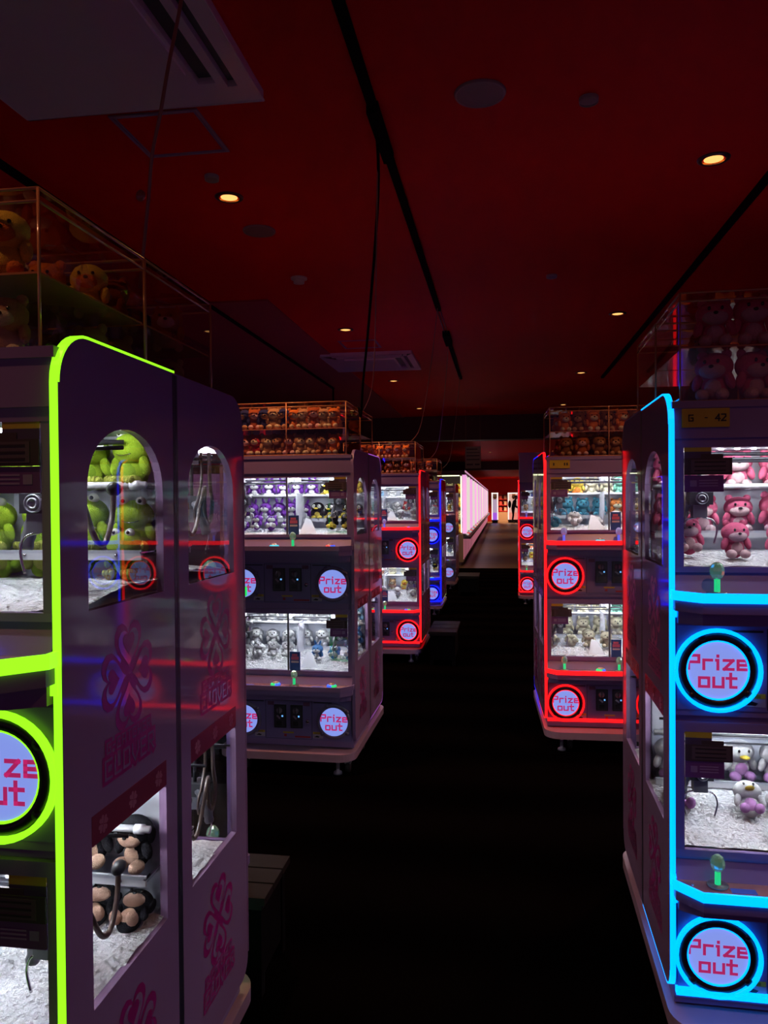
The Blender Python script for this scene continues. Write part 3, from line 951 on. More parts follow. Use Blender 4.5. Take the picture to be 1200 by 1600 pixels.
def plush(kind, x, y, z, h, rz, label, group, hi=True, tilt=0.0, roll=0.0):
    if not in_view(x, y, z + h / 2):
        return None
    if hi == 'pile':                       # the smallest, farthest toys: one object of kind stuff
        t = MB()
        small_toy(t, KINDS[kind][3])
        M = Matrix.Translation((x, y, z)) @ Matrix.Rotation(rz, 4, 'Z') @ Matrix.Scale(h, 4)
        idx = []
        for m_ in (F[KINDS[kind][1]], F[KINDS[kind][2]], EYE_M, WEYE):
            if m_ not in PILE_M:
                PILE_M.append(m_)
            idx.append(PILE_M.index(m_))
        o_ = len(PILE.v)
        PILE.v += [tuple(M @ Vector(p)) for p in t.v]
        PILE.f += [tuple(i + o_ for i in f) for f in t.f]
        PILE.m += [idx[i] for i in t.m]
        PILE.sm += t.sm
        return None
    words, c0, c1, typ = KINDS[kind]
    A, B = F[c0], F[c1]
    rot = (tilt, roll, rz)
    if not hi:
        o = obj('plush_toy', lambda mb: small_toy(mb, typ), [A, B, EYE_M, WEYE], None, 'small' + kind, (x, y, z), rot)
        o.scale = (h, h, h)
        return tag(o, label, 'plush toy', group)
    e = thing('plush_toy', label, 'plush toy', (x, y, z), 0, group, rot)
    e.scale = (h, h, h)
    def bd(mb):
        mb.ball((0, 0.02, 0.28), (0.25, 0.21, 0.29), 0, 16, 11)
        mb.ball((0, -0.10, 0.27), (0.17, 0.12, 0.19), 1, 14, 9)
    obj('body', bd, [A, B if typ not in ('frog',) else F['limed']], e, kind)
    hd = obj('head', lambda mb: mb.ball((0, -0.02, 0.68), (0.36, 0.28, 0.28), 0, 18, 12), [A], e, kind)
    def ear1(mb, s):
        t = MB()
        ears(t, typ, True)
        n = len(t.v) // 2
        k = len(t.f) // 2
        if not t.v:
            return
        i0 = 0 if s < 0 else n
        f0 = 0 if s < 0 else k
        mb.add(t.v[i0:i0 + n], [tuple(i - i0 for i in f) for f in t.f[f0:f0 + k]], 0, True)
    if typ not in ('penguin', 'duck', 'frog'):
        for s in (-1, 1):
            obj('ear', lambda mb, s=s: ear1(mb, s), [A], hd, kind + str(s))
    def face(mb):
        if typ == 'frog':
            for s in (-1, 1):
                mb.ball((s * 0.15, -0.10, 0.93), (0.095, 0.09, 0.09), 0, 12, 8)
        elif typ == 'penguin':
            for s in (-1, 1):
                mb.ball((s * 0.13, -0.20, 0.72), (0.13, 0.10, 0.12), 0, 12, 8)
    if typ in ('frog', 'penguin'):
        obj('eye_white', face, [WEYE], hd, kind)
    def eyes(mb):
        for s in (-1, 1):
            if typ == 'frog':
                mb.ball((s * 0.15, -0.18, 0.94), (0.038, 0.02, 0.038), 0, 8, 6)
            else:
                mb.ball((s * 0.12, -0.290, 0.76), (0.032, 0.022, 0.042), 0, 8, 6)
    obj('eye', eyes, [EYE_M], hd, 'f' if typ == 'frog' else 'n')
    if typ == 'frog':
        def mouth(mb):
            mb.tube([(0.30 * math.sin(a) * 0.9, -0.02 - 0.285 * math.cos(a) * 0.97, 0.66 - 0.10 * math.cos(a * 1.4)) for a in [(-0.9 + 1.8 * i / 12) for i in range(13)]], 0.007, 0, 6)
        obj('mouth', mouth, [EYE_M], hd, 'f')
    else:
        def muz(mb):
            if typ in ('duck', 'penguin'):
                mb.ball((0, -0.33, 0.62), (0.12, 0.12, 0.045), 0, 12, 8)
            else:
                mb.ball((0, -0.19, 0.60), (0.25, 0.14, 0.16), 0, 14, 9)
        obj('muzzle', muz, [F['yellow'] if typ in ('duck', 'penguin') else B], hd, kind)
        if typ not in ('duck', 'penguin'):
            obj('nose', lambda mb: mb.ball((0, -0.325, 0.66), (0.05, 0.03, 0.035), 0, 8, 6), [EYE_M], hd, 'n')
    for s in (-1, 1):
        def ft(mb):
            mb.ball((s * 0.18, -0.22, 0.12), (0.13, 0.17, 0.12), 0, 12, 8)
            if typ == 'frog':
                for k in (-1, 0, 1):
                    mb.ball((s * 0.18 + k * 0.07, -0.36, 0.16), (0.045, 0.06, 0.07), 0, 8, 6)
        obj('foot', ft, [B], e, kind + str(s))
        obj('arm', lambda mb: mb.ball((s * 0.30, -0.08, 0.40), (0.09, 0.10, 0.18), 0, 10, 8, Matrix.Rotation(s * -0.3, 3, 'Y')), [A], e, kind + str(s))
    return e


ORD = ['first', 'second', 'third', 'fourth', 'fifth', 'sixth', 'seventh', 'eighth', 'ninth', 'tenth', 'eleventh', 'twelfth']


def stock(m, who, tier, rows, hi=True, h=0.105, sd=1, floor_y=0.14, lowshelf=0.0):
    """rows: {'top': [(kind,n)...], 'mid':..., 'floor': [(kind, x)...]} placed left to right in the machine's own frame"""
    rr = random.Random(sd)
    t = TIER[tier]
    M = Matrix.Rotation(m.rotation_euler.z, 3, 'Z')
    o = Vector(m.location)
    case = 'upper case' if tier == 0 else 'lower case'
    grp = 'plush toys in the ' + who
    for rn, (yy, zz, nm) in dict(top=(0.388, 1.4785, 'top shelf'), mid=(0.376, 1.3455, 'middle shelf'), floor=(floor_y, 1.276, 'case floor')).items():
        row = rows.get(rn)
        if not row:
            continue
        seq = []
        for it in row:
            seq += [it[0]] * it[1]
        n = len(seq)
        hh = h
        back = rn != 'floor'
        for i, k in enumerate(seq):
            if k is None:
                continue
            if back:
                x = -0.355 + 0.71 * (i + 0.5) / n
            else:
                x = -0.35 + 0.70 * (i + 0.5) / n
            s = hh * (0.95 + 0.1 * rr.random())
            y = yy + rr.uniform(-0.006, 0.006)
            z = zz + t + (lowshelf if tier else 0)
            if rn == 'floor':
                z = (FB + 0.016 + 0.015 * min(1, floor_y / 0.2) if tier == 0 else 0.540 + 0.045 * min(1, floor_y / 0.2))
                s *= 1.0
            p = o + M @ Vector((x, y, z))
            lab = '%s, %s along %s, %s of %s' % (KINDS[k][0], ORD[i], nm, case, who)
            tl = 0.0
            if rn == 'floor':
                tl = rr.choice((0, -0.35, -0.8, -1.25))
                s *= 0.88
            plush(k, p.x, p.y, p.z + (0.0 if tl == 0 else 0.10 * s), s, m.rotation_euler.z + rr.uniform(-0.25, 0.25), lab, grp, hi, tl)


def storage(m, who, y0, y1, x0, x1, rows, h=0.13, zt=1.992, hi=False, nrow=2, depthrows=1, sd=3):
    """clear acrylic box standing on top of a machine, with toys"""
    zb = 1.703
    M = Matrix.Rotation(m.rotation_euler.z, 3, 'Z')
    root = thing('acrylic_storage_box', 'clear acrylic box full of plush toys on top of %s' % who, 'storage box', tuple(Vector(m.location) + M @ Vector((0, 0, zb))), m.rotation_euler.z, 'clear storage boxes on the machines')
    H = zt - zb
    def pan(mb):
        mb.box((x0, y0, 0.0), (x1, y1, 0.003))
        vs = [(x0, y0), (x1, y0), (x1, y1), (x0, y1)]
        for i in range(4):
            a, b = vs[i], vs[(i + 1) % 4]
            mb.add([(*a, 0), (*b, 0), (*b, H), (*a, H)], [(0, 1, 2, 3)])
        mb.add([(*v, H) for v in vs], [(0, 1, 2, 3)])
    obj('clear_wall', pan, [ACRYL], root)
    def edge(mb):
        vs = [(x0, y0), (x1, y0), (x1, y1), (x0, y1)]
        for i in range(4):
            a, b = vs[i], vs[(i + 1) % 4]
            for z in (0.004, H, H - 0.022):
                mb.tube([(*a, z), (*b, z)], 0.0028, 0, 6)
            mb.tube([(*a, 0), (*a, H)], 0.0030, 0, 6)
        xm = (x0 + x1) / 2
        mb.tube([(xm, y0, 0), (xm, y0, H)], 0.0035, 0, 6)
        mb.tube([(xm, y1, 0), (xm, y1, H)], 0.003, 0, 6)
    obj('edge_rail', edge, [EDGE], root)
    def sh(mb):
        mb.box((x0 + 0.004, y0 + 0.004, H * 0.50), (x1 - 0.004, y1 - 0.004, H * 0.50 + 0.004))
    obj('divider_shelf', sh, [EDGE], root)
    o = Vector(m.location)
    rr = random.Random(sd)
    for r in range(nrow):
        seq = rows[r]
        n = len(seq)
        for d in range(depthrows):
            for i, k in enumerate(seq):
                x = x0 + 0.05 + (x1 - x0 - 0.10) * (i + 0.5) / n
                y = y0 + 0.055 + (0 if depthrows == 1 else (y1 - y0 - 0.11) * d / (depthrows - 1))
                z = zb + (0.006 if r == 0 else H * 0.5 + 0.006)
                p = o + M @ Vector((x, y, z))
                lay = 'lower layer' if r == 0 else 'upper layer'
                dn = '' if depthrows == 1 else ('front ' if d == 0 else 'rear ')
                lab = '%s, %s along %s%s of box on %s' % (KINDS[k][0], ORD[i], dn, lay, who)
                plush(k, p.x, p.y, p.z, h * rr.uniform(0.9, 1.0), m.rotation_euler.z + rr.uniform(-0.5, 0.5), lab, 'plush toys in the box on ' + who, hi)
    return root


# ------------------------------------------------------------------ the room
CEIL = 2.95
FLOORM = mat('dark_carpet', (0.016, 0.011, 0.011), 0.95, spec=0.0)
def carpet():
    m = FLOORM
    nt = m.node_tree
    b = nt.nodes['Principled BSDF']
    tc = nt.nodes.new('ShaderNodeTexCoord')
    w = nt.nodes.new('ShaderNodeTexWave')
    w.bands_direction = 'Y'
    w.inputs['Scale'].default_value = 0.5
    w.inputs['Distortion'].default_value = 2.0
    nt.links.new(tc.outputs['Object'], w.inputs['Vector'])
    r = nt.nodes.new('ShaderNodeValToRGB')
    r.color_ramp.elements[0].color = (0.0010, 0.0006, 0.0007, 1)
    r.color_ramp.elements[1].color = (0.0024, 0.0015, 0.0014, 1)
    nt.links.new(w.outputs['Fac'], r.inputs[0])
    nt.links.new(r.outputs[0], b.inputs['Base Color'])
carpet()
CEILM = mat('red_ceiling', (0.64, 0.005, 0.004), 0.6, spec=0.08)
CEILM2 = mat('dark_red_soffit', (0.30, 0.012, 0.02), 0.6)
BEAMM = mat('dark_beam', (0.05, 0.006, 0.006), 0.6)
BLACK = mat('black_rail', (0.004, 0.003, 0.003), 0.9, spec=0.05)
tag(obj('floor', lambda mb: mb.box((-14, -4, -0.1), (14, 16.6, 0)), [FLOORM]), None, None, kind='structure')
FARFLOOR = mat('brown_plank_floor', (0.075, 0.062, 0.036), 0.4, var=0.3, vscale=0.8)
tag(obj('floor_far', lambda mb: [mb.box((-14, 16.6 + k * 1.2, -0.1), (14, 16.6 + k * 1.2 + 1.192, 0)) for k in range(33)], [FARFLOOR]), None, None, kind='structure')
tag(obj('ceiling', lambda mb: mb.box((-14, -4, CEIL), (14, 13.6, CEIL + 0.1)), [CEILM]), None, None, kind='structure')
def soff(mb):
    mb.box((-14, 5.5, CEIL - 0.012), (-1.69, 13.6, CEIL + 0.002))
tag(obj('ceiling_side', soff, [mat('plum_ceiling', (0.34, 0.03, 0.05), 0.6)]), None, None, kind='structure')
tag(obj('ceiling_far', lambda mb: mb.box((-14, 13.9, 2.95), (14, 56, 3.05)), [mat('far_ceiling', (0.8, 0.012, 0.008), 0.6, spec=0.1)]), None, None, kind='structure')
tag(obj('trim_1', lambda mb: mb.box((-14, 13.6, 2.52), (14, 13.9, 3.05)), [BEAMM]), None, None, kind='structure')
tag(obj('trim_2', lambda mb: mb.box((-14, 29.6, 2.62), (14, 30.0, 2.96)), [BEAMM]), None, None, kind='structure')
tag(obj('wall_far', lambda mb: mb.box((-14, 54, 0), (14, 54.3, 3.05)), [mat('red_wall', (0.65, 0.012, 0.010), 0.6)]), None, None, kind='structure')


def ceiling_ac(cx, cy, label):
    t = thing('ceiling_air_conditioner', label, 'air conditioner', (cx, cy, CEIL), 0, 'ceiling air conditioners')
    h = 0.465
    def fr(mb):
        sq = [(-h, -h), (h, -h), (h, h), (-h, h)]
        pl = lambda u, v, w: (u, v, -w)
        holes = []
        for k in range(4):
            M = Matrix.Rotation(k * PI / 2, 2)
            for a, b, c, d in ((-0.36, 0.36, 0.368, 0.405), (-0.33, 0.33, 0.272, 0.335)):
                q = [M @ Vector(p) for p in ((a, c), (b, c), (b, d), (a, d))]
                if k in (2, 3):
                    holes.append([(p.x, p.y) for p in q])
        mb.holed(sq, holes, pl, 0.035, 0)
        mb.box((-h + 0.03, -h + 0.03, -0.012), (h - 0.03, h - 0.03, -0.001), 1)
        mb.tube([(-h, -h, -0.035), (h, -h, -0.035), (h, h, -0.035), (-h, h, -0.035)], 0.006, 0, 6, True)
    obj('frame', fr, [mat('ac_plastic', (0.80, 0.66, 0.74), 0.28, coat=0.3), SEAM], t, 'ac')
    obj('intake_panel', lambda mb: mb.box((-0.255, -0.255, -0.043), (0.255, 0.255, -0.030)), [MATS['ac_plastic']], t, 'ac')
    return t


def hatch(cx, cy, label):
    t = thing('ceiling_hatch', label, 'hatch', (cx, cy, CEIL), 0, 'ceiling hatches')
    def fr(mb):
        a, b = 0.18, 0.168
        mb.holed([(-a, -a), (a, -a), (a, a), (-a, a)], [[(-b, -b), (b, -b), (b, b), (-b, b)]], lambda u, v, w: (u, v, -w), 0.006)
        a, b = 0.164, 0.158
        mb.holed([(-a, -a), (a, -a), (a, a), (-a, a)], [[(-b, -b), (b, -b), (b, b), (-b, b)]], lambda u, v, w: (u, v, -w), 0.004)
    obj('frame', fr, [mat('hatch_frame', (0.42, 0.32, 0.55), 0.3, 0.3)], t, 'h')
    obj('hatch_door', lambda mb: mb.box((-0.157, -0.157, -0.003), (0.157, 0.157, 0.001)), [CEILM], t, 'h')


def downlight(cx, cy, label, power=1.0):
    t = thing('downlight', label, 'ceiling lamp', (cx, cy, CEIL), 0, 'recessed ceiling downlights')
    obj('trim_ring', lambda mb: mb.lathe([(0.048, -0.001), (0.050, -0.006), (0.068, -0.005), (0.070, 0.0)], (0, 0, 0), 0, 28), [mat('dark_trim_ring', (0.03, 0.01, 0.01), 0.3)], t, 'd')
    obj('reflector', lambda mb: mb.lathe([(0.049, -0.003), (0.046, 0.010), (0.040, 0.018)], (0, 0, -0.004), 0, 28), [mat('gold_reflector', (0.9, 0.45, 0.12), 0.2, 0.9)], t, 'd')
    obj('lamp', lambda mb: mb.lathe([(0.0, -0.004), (0.028, -0.003), (0.041, 0.0)], (0, 0, -0.0025), 0, 24), [lit('warm_lamp', (1.0, 0.46, 0.13), 1.6)], t, 'd')
    l = bpy.data.lights.new('downlight_beam', 'SPOT')
    l.energy = SPOT * power
    l.color = (1.0, 0.45, 0.22)
    l.spot_size = math.radians(115)
    l.spot_blend = 0.8
    l.shadow_soft_size = 0.035
    lo = bpy.data.objects.new('downlight_beam', l)
    lo.location = (0, 0, -0.012)
    lo.parent = t
    COL.objects.link(lo)


ceiling_ac(-1.309, 2.255, 'large square ceiling air conditioner nearest the viewer, top corner of the picture')
ceiling_ac(-1.33, 8.07, 'smaller-looking ceiling air conditioner further down, over the second row of machines')
hatch(-1.312, 2.98, 'square ceiling hatch beside the nearest air conditioner')
hatch(-1.312, 7.22, 'square ceiling hatch just before the farther air conditioner')
DL = [(-1.308, 3.637, 'warm ceiling downlight nearest on the air-conditioner side'), (-1.325, 6.59, 'warm ceiling downlight just before the farther ceiling hatch'),
      (-1.305, 9.49, 'warm ceiling downlight just beyond the farther air conditioner'), (-1.288, 12.38, 'tiny warm downlight farthest on the air-conditioner side'),
      (0.939, 3.59, 'warm ceiling downlight nearest on the cyan machine side, brightest of all'), (0.944, 6.43, 'second warm downlight above the cyan and red machines'),
      (0.95, 9.32, 'third warm downlight down the cyan machine side'), (0.985, 12.37, 'tiny warm downlight farthest on the cyan machine side')]
for cx, cy, lab in DL:
    downlight(cx, cy, lab)
downlight(-1.31, 0.72, 'added unseen warm downlight over the viewer on the lime machine side', 0.3)  # unseen lamp added in line with the row, warms the lime side
downlight(0.94, 0.72, 'added unseen warm downlight over the viewer on the cyan machine side', 0.36)  # its unseen partner, added to warm the cyan machine and its box
for k, yy in enumerate((16.0, 24, 33, 42, 51.5)):  # lamps added to brighten the far aisle and the red end wall
    for xx in (-0.3, 1.6):
        downlight(xx, yy, 'added warm downlight over the far aisle, %s from the viewer on the %s side' % (('first', 'second', 'third', 'fourth', 'fifth')[k], 'pink case' if xx < 0 else 'open'), 1.6 if k < 4 else 15.0)


def disc(name, cx, cy, r, lab, cat, col, h=0.008):
    t = thing(name, lab, cat, (cx, cy, CEIL), 0)
    obj('rim', lambda mb: mb.lathe([(r * 0.90, -h), (r * 0.97, -h * 1.3), (r, -h * 0.6), (r, 0)], (0, 0, 0), 0, 32), [mat(name + '_rim', tuple(c * 1.4 for c in col), 0.35)], t)
    obj('grille' if r > 0.05 else 'nozzle', lambda mb: mb.lathe([(0, -h * 1.0), (r * 0.92, -h * 0.9)], (0, 0, 0), 0, 32), [mat(name + '_face', col, 0.6)], t)


disc('ceiling_speaker', -0.065, 2.868, 0.095, 'large round ceiling speaker near the top middle', 'speaker', (0.22, 0.16, 0.17))
disc('ceiling_speaker', -1.306, 4.107, 0.090, 'smaller-looking round ceiling speaker beyond the first downlight', 'speaker', (0.22, 0.16, 0.17))
disc('sprinkler_head', -1.301, 3.39, 0.033, 'small sprinkler head between hatch and first downlight', 'sprinkler', (0.3, 0.25, 0.25), 0.016)
disc('sprinkler_head', 0.335, 2.972, 0.036, 'small sprinkler head beside the large round speaker', 'sprinkler', (0.3, 0.22, 0.2), 0.014)
disc('sprinkler_head', 0.347, 5.256, 0.036, 'small distant sprinkler head in mid ceiling', 'sprinkler', (0.3, 0.22, 0.2), 0.014)
t = thing('smoke_detector', 'small white smoke detector on the ceiling beyond the second speaker', 'smoke detector', (-1.323, 5.015, CEIL))
obj('mounting_plate', lambda mb: mb.lathe([(0.055, 0), (0.055, -0.012), (0.03, -0.016)], (0, 0, 0), 0, 24), [mat('detector_white', (0.5, 0.42, 0.4), 0.4)], t)
obj('sensor_head', lambda mb: mb.lathe([(0.036, -0.010), (0.036, -0.038), (0.0, -0.045)], (0, 0, 0), 0, 24), [MATS['detector_white']], t)


def rail(x, y0, y1, label, gaps=()):
    t = thing('lighting_rail', label, 'lighting rail', (x, y0, CEIL), 0, 'black ceiling lighting rails')
    obj('rail_bar', lambda mb: mb.box((-0.017, 0, -0.024), (0.017, y1 - y0, 0)), [BLACK], t)
    return t


r1 = rail(-0.467, -1.0, 6.0, 'long black lighting rail running down the middle of the ceiling')
obj('rail_connector', lambda mb: mb.box((-0.022, 3.86, -0.045), (0.022, 4.30, 0)), [BLACK], r1)
r1b = rail(-0.467, 6.9, 9.4, 'farther black lighting rail in line with the middle one')
obj('rail_connector', lambda mb: mb.box((-0.03, -0.1, -0.05), (0.03, 0.35, 0)), [BLACK], r1b)
obj('conduit', lambda mb: [mb.tube([(s * 0.012 , -0.9, -0.012), (s * 0.012, 0, -0.012)], 0.004, 0, 6) for s in (-1, 1)], [mat('dull_conduit', (0.25, 0.16, 0.14), 0.35, 0.3)], r1b)
rail(1.235, -1.0, 9.66, 'black lighting rail above the cyan machine')
rl3 = rail(-2.152, -1.0, 9.86, 'black lighting rail on the far side over the lime machine')
obj('drop_rod', lambda mb: mb.tube([(0, 10.85, -0.02), (0, 10.85, -0.30)], 0.012, 0, 8), [BLACK], rl3)


def cable(name, pts, r, m, label):
    o = obj(name, lambda mb: mb.tube(lerp_path(pts, 6), r, 0, 8), [m])
    return tag(o, label, 'cable')


BROWNC = mat('brown_cable', (0.30, 0.12, 0.08), 0.35, coat=0.3)
cb = cable('hanging_cable', [(-0.70, 1.75, 2.95), (-0.725, 1.75, 2.78), (-0.743, 1.75, 2.645), (-0.762, 1.75, 2.557), (-0.779, 1.75, 2.482), (-0.804, 1.76, 2.383), (-0.834, 1.78, 2.303), (-0.855, 1.80, 2.203), (-0.885, 1.83, 2.081), (-0.90, 1.84, 1.995)], 0.0045, BROWNC, 'brown cable hanging from the ceiling to the box on the lime machine')
obj('cable_clip', lambda mb: mb.ball((-0.868, 1.785, 2.205), (0.012, 0.008, 0.014)), [BROWNC], cb)
cable('hanging_cable', [(-0.457, 2.87, 2.93), (-0.478, 3.074, 2.83), (-0.514, 3.278, 2.73), (-0.563, 3.481, 2.572), (-0.616, 3.685, 2.423), (-0.669, 3.889, 2.281), (-0.73, 4.093, 2.085), (-0.779, 4.296, 1.936), (-0.81, 4.40, 1.995)], 0.0065, BLACK, 'black cable dropping from the middle rail to the unlit machine')
for (px, py, x2, y2, lab) in ((-0.467, 3.0, -0.80, 4.5, 'thin brown cord beside the black cable, from the same rail end'),
                              (-0.467, 5.9, -0.86, 7.2, 'thin cord from the middle rail to the red-edged machine in the left row'),
                              (-0.467, 7.2, -0.90, 9.9, 'thin cord from the farther rail to the blue-edged machine'),
                              (-0.467, 9.2, -0.95, 12.8, 'thin cord from the far end of the farther rail')):
    cable('hanging_wire', [(px, py, 2.93), (px + (x2 - px) * 0.25, py + (y2 - py) * 0.3, 2.5), (px + (x2 - px) * 0.6, py + (y2 - py) * 0.7, 2.1), (x2, y2, 1.99)], 0.0028, BROWNC, lab)

# ------------------------------------------------------------------ the machines
def left(xe, y, deg=0.0):
    a = math.radians(deg)
    return xe - HW * math.cos(a), y - HW * math.sin(a), a


def right(xe, y, deg=0.0):
    a = math.radians(deg)
    return xe + HW * math.cos(a), y + HW * math.sin(a), a


def behind(m):
    a = m.rotation_euler.z
    d = DEP * 2 + 0.001
    return m.location.x - math.sin(a) * d, m.location.y + math.cos(a) * d, a + PI


G = 'back-to-back crane machines along the aisle'
x, y, a = left(-0.69, 1.13)
L1 = machine('', 'tall crane machine with a lime green glowing edge, nearest on that side', G, x, y, a, 'lime', cards=1, lowshelf=0.085)
x, y, a = behind(L1)
L1b = machine('', 'crane machine backing onto the lime-edged one, green light inside', G, x, y, a, 'green', ledsides=(1,), cards=1, lowshelf=0.085)
x, y, a = left(-0.772, 4.02, -0.8)
L2 = machine('', 'unlit lavender crane machine with purple and white toys, second in row', G, x, y, a, 'off', cards=1)
x, y, a = behind(L2)
L2b = machine('', 'crane machine with a purple edge, backing onto the unlit one', G, x, y, a, 'purple', cards=1, notice=False)
x, y, a = left(-0.713, 6.91)
L3 = machine('', 'red-edged crane machine third in the row behind the lime one', G, x, y, a, 'red', cards=1)
x, y, a = behind(L3)
L3b = machine('', 'crane machine backing onto the red-edged one of the lime row', G, x, y, a, 'off', cards=1, notice=False, claws=False)
x, y, a = left(-0.75, 9.8)
L4 = machine('', 'blue-edged crane machine with glowing blue front, fourth in the row', G, x, y, a, 'blue', cards=1)
x, y, a = behind(L4)
L4b = machine('', 'crane machine with a pale yellow edge, backing onto the blue one', G, x, y, a, 'pale', cards=1, notice=False, claws=False)
x, y, a = left(-0.73, 12.7)
L5 = machine('', 'unlit crane machine fifth in the row, beside the pink cases', G, x, y, a, 'off', cards=1)
x, y, a = behind(L5)
L5b = machine('', 'crane machine backing onto the last unlit one before the pink cases', G, x, y, a, 'off', cards=1, notice=False, claws=False)
x, y, a = right(0.43, 2.077, -1.2)
R1 = machine('', 'tall crane machine with cyan glowing edges and pink toys', G, x, y, a, 'cyan', cards=-1, code='full')
x, y, a = behind(R1)
R1b = machine('', 'dark crane machine backing onto the cyan-edged one', G, x, y, a, 'off', cards=-1)
x, y, a = right(0.25, 4.566, 1.6)
R2 = machine('', 'red-edged crane machine with teal and cream toys, beyond the cyan one', G, x, y, a, 'red', cards=-1, code='plain')
x, y, a = behind(R2)
R2b = machine('', 'crane machine with a blue edge, backing onto the teal and cream one', G, x, y, a, 'blue', cards=-1, notice=False)
d = WID + 0.012
R2n = machine('', 'blue-edged crane machine next to the red one, hidden behind the cyan machine', G, R2.location.x + math.cos(R2.rotation_euler.z) * d, R2.location.y + math.sin(R2.rotation_euler.z) * d, R2.rotation_euler.z, 'blue', cards=-1)
x, y, a = right(0.248, 10.93)
R3 = machine('', 'distant red-edged crane machine, farthest on the cyan side', G, x, y, a, 'red', cards=-1)

nL1, nL2, nL3, nL4, nL5 = 'lime-edged machine', 'unlit machine', 'left red machine', 'blue-edged machine', 'last unlit machine'
nR1, nR2, nR3 = 'cyan-edged machine', 'right red machine', 'distant red machine'
stock(L1, nL1, 0, dict(top=[('frog', 7)], mid=[('frog', 7)], floor=[('frog', 7)]), True, 0.120, 1, 0.35)
stock(L1, nL1, 1, dict(mid=[('puppy', 7)], floor=[('puppy', 4), (None, 1), ('puppy', 4)]), True, 0.115, 2, 0.30, 0.085)
stock(L1b, 'green-lit machine', 0, dict(top=[('rust', 2), ('tan', 2)], mid=[('tan', 3), ('yellow', 2)]), False, 0.10, 3)
stock(L1b, 'green-lit machine', 1, dict(mid=[('whiteduck', 4)]), False, 0.10, 4)
stock(L2, nL2, 0, dict(top=[('purplecat', 5), ('penguin', 2), ('yellow', 1)], mid=[('purplecat', 5), ('penguin', 4)], floor=[('purplecat', 4), (None, 2), ('penguin', 2)]), True, 0.103, 5)
stock(L2, nL2, 1, dict(top=[('whitedog', 5), ('skybear', 2)], mid=[('whitedog', 5), ('whiteduck', 1), ('bluebunny', 1)], floor=[('whitedog', 4), (None, 1), ('bluebunny', 3)]), True, 0.104, 6)
stock(L3, nL3, 0, dict(top=[('skybear', 3), ('whitedog', 3)], mid=[('mint', 3), ('whitedog', 2), ('redbear', 1), ('whitedog', 1)], floor=[('yellow', 3), ('whitedog', 3)]), False, 0.105, 8)
stock(L3, nL3, 1, dict(top=[('brown', 3), ('cream', 2), ('penguin', 1)], mid=[('brown', 2), ('tan', 2), ('yellow', 1), ('navy', 1)], floor=[('brown', 2), ('whitedog', 3)]), False, 0.105, 9)
stock(L4, nL4, 0, dict(top=[('navy', 2), ('whitedog', 3)], mid=[('whitedog', 3), ('redbear', 2)], floor=[('redbear', 2), ('whitedog', 3)]), 'pile', 0.11, 10)
stock(L4, nL4, 1, dict(top=[('yellow', 2), ('whitedog', 3)], mid=[('mint', 2), ('frog', 2), ('navy', 2)], floor=[('yellow', 2), ('penguin', 3)]), 'pile', 0.11, 11)
stock(L5, nL5, 0, dict(top=[('whitedog', 4)], mid=[('tan', 4)], floor=[('yellow', 4)]), 'pile', 0.11, 12)
stock(L5, nL5, 1, dict(top=[('tan', 4)], mid=[('whitedog', 4)], floor=[('skybear', 4)]), 'pile', 0.11, 13)
stock(R1, nR1, 0, dict(top=[('pinkbear', 7)], mid=[('pinkbear', 7)], floor=[('pinkbear', 6)]), True, 0.118, 14)
stock(R1, nR1, 1, dict(mid=[('whiteduck', 7)], floor=[('whiteduck', 1), (None, 1), ('whiteduck', 2), (None, 1), ('whiteduck', 3)]), True, 0.118, 15)
stock(R1b, 'dark back machine', 0, dict(mid=[('tan', 4)], top=[('cream', 4)]), False, 0.10, 16)
stock(R1b, 'dark back machine', 1, dict(floor=[('whiteduck', 3), ('tan', 1)]), False, 0.12, 17)
stock(R2, nR2, 0, dict(top=[('yellow', 3), ('cream', 2), ('mint', 3)], mid=[('skybear', 1), ('teal', 3), ('orange', 1), ('tan', 1), ('brown', 1)], floor=[('teal', 1), ('whitedog', 3), (None, 2)]), True, 0.117, 18)
stock(R2, nR2, 1, dict(top=[('cream', 4), ('mint', 3)], mid=[('cream', 5), ('mint', 1), ('yellow', 1)], floor=[('cream', 4), (None, 3)]), True, 0.116, 19)
stock(R3, nR3, 0, dict(top=[('navy', 2), ('whitedog', 3)], mid=[('cream', 3), ('whitedog', 2)], floor=[('tan', 4)]), 'pile', 0.11, 21)
stock(R3, nR3, 1, dict(top=[('orange', 3), ('yellow', 3)], mid=[('yellow', 3), ('redbear', 3)], floor=[('tan', 3), ('orange', 2)]), 'pile', 0.11, 22)

# ------------------------------------------------------------------ acrylic boxes on top
hw = HW
storage(L1, nL1, 0.09, 0.485, -hw + 0.06, hw - 0.09, [['brown', 'rust', 'whitedog', 'brown', 'tan'], ['orange', 'brown', 'cream', 'orange', 'yellow']], 0.13, depthrows=2, sd=31)
storage(L1, 'green-lit machine', 0.489, 0.88, -hw + 0.06, hw - 0.09, [['rust', 'cream', 'navy', 'purplecat', 'tan'], ['navy', 'cream', 'purplecat', 'navy', 'rust']], 0.13, depthrows=2, sd=32)
storage(L2, nL2, 0.05, 0.44, -hw + 0.03, hw - 0.05, [['rust', 'redbear', 'tan', 'brown', 'rust', 'tan', 'tan', 'brown', 'orange'], ['navy', 'rust', 'navy', 'tan', 'navy', 'orange', 'tan', 'rust', 'tan', 'orange']], 0.125, hi=False, sd=33)
storage(L2b, 'purple-edged machine', 0.03, 0.42, -hw + 0.05, hw - 0.03, [['brown'] * 5, ['rust', 'tan', 'rust', 'tan', 'rust']], 0.125, hi='pile', sd=34)
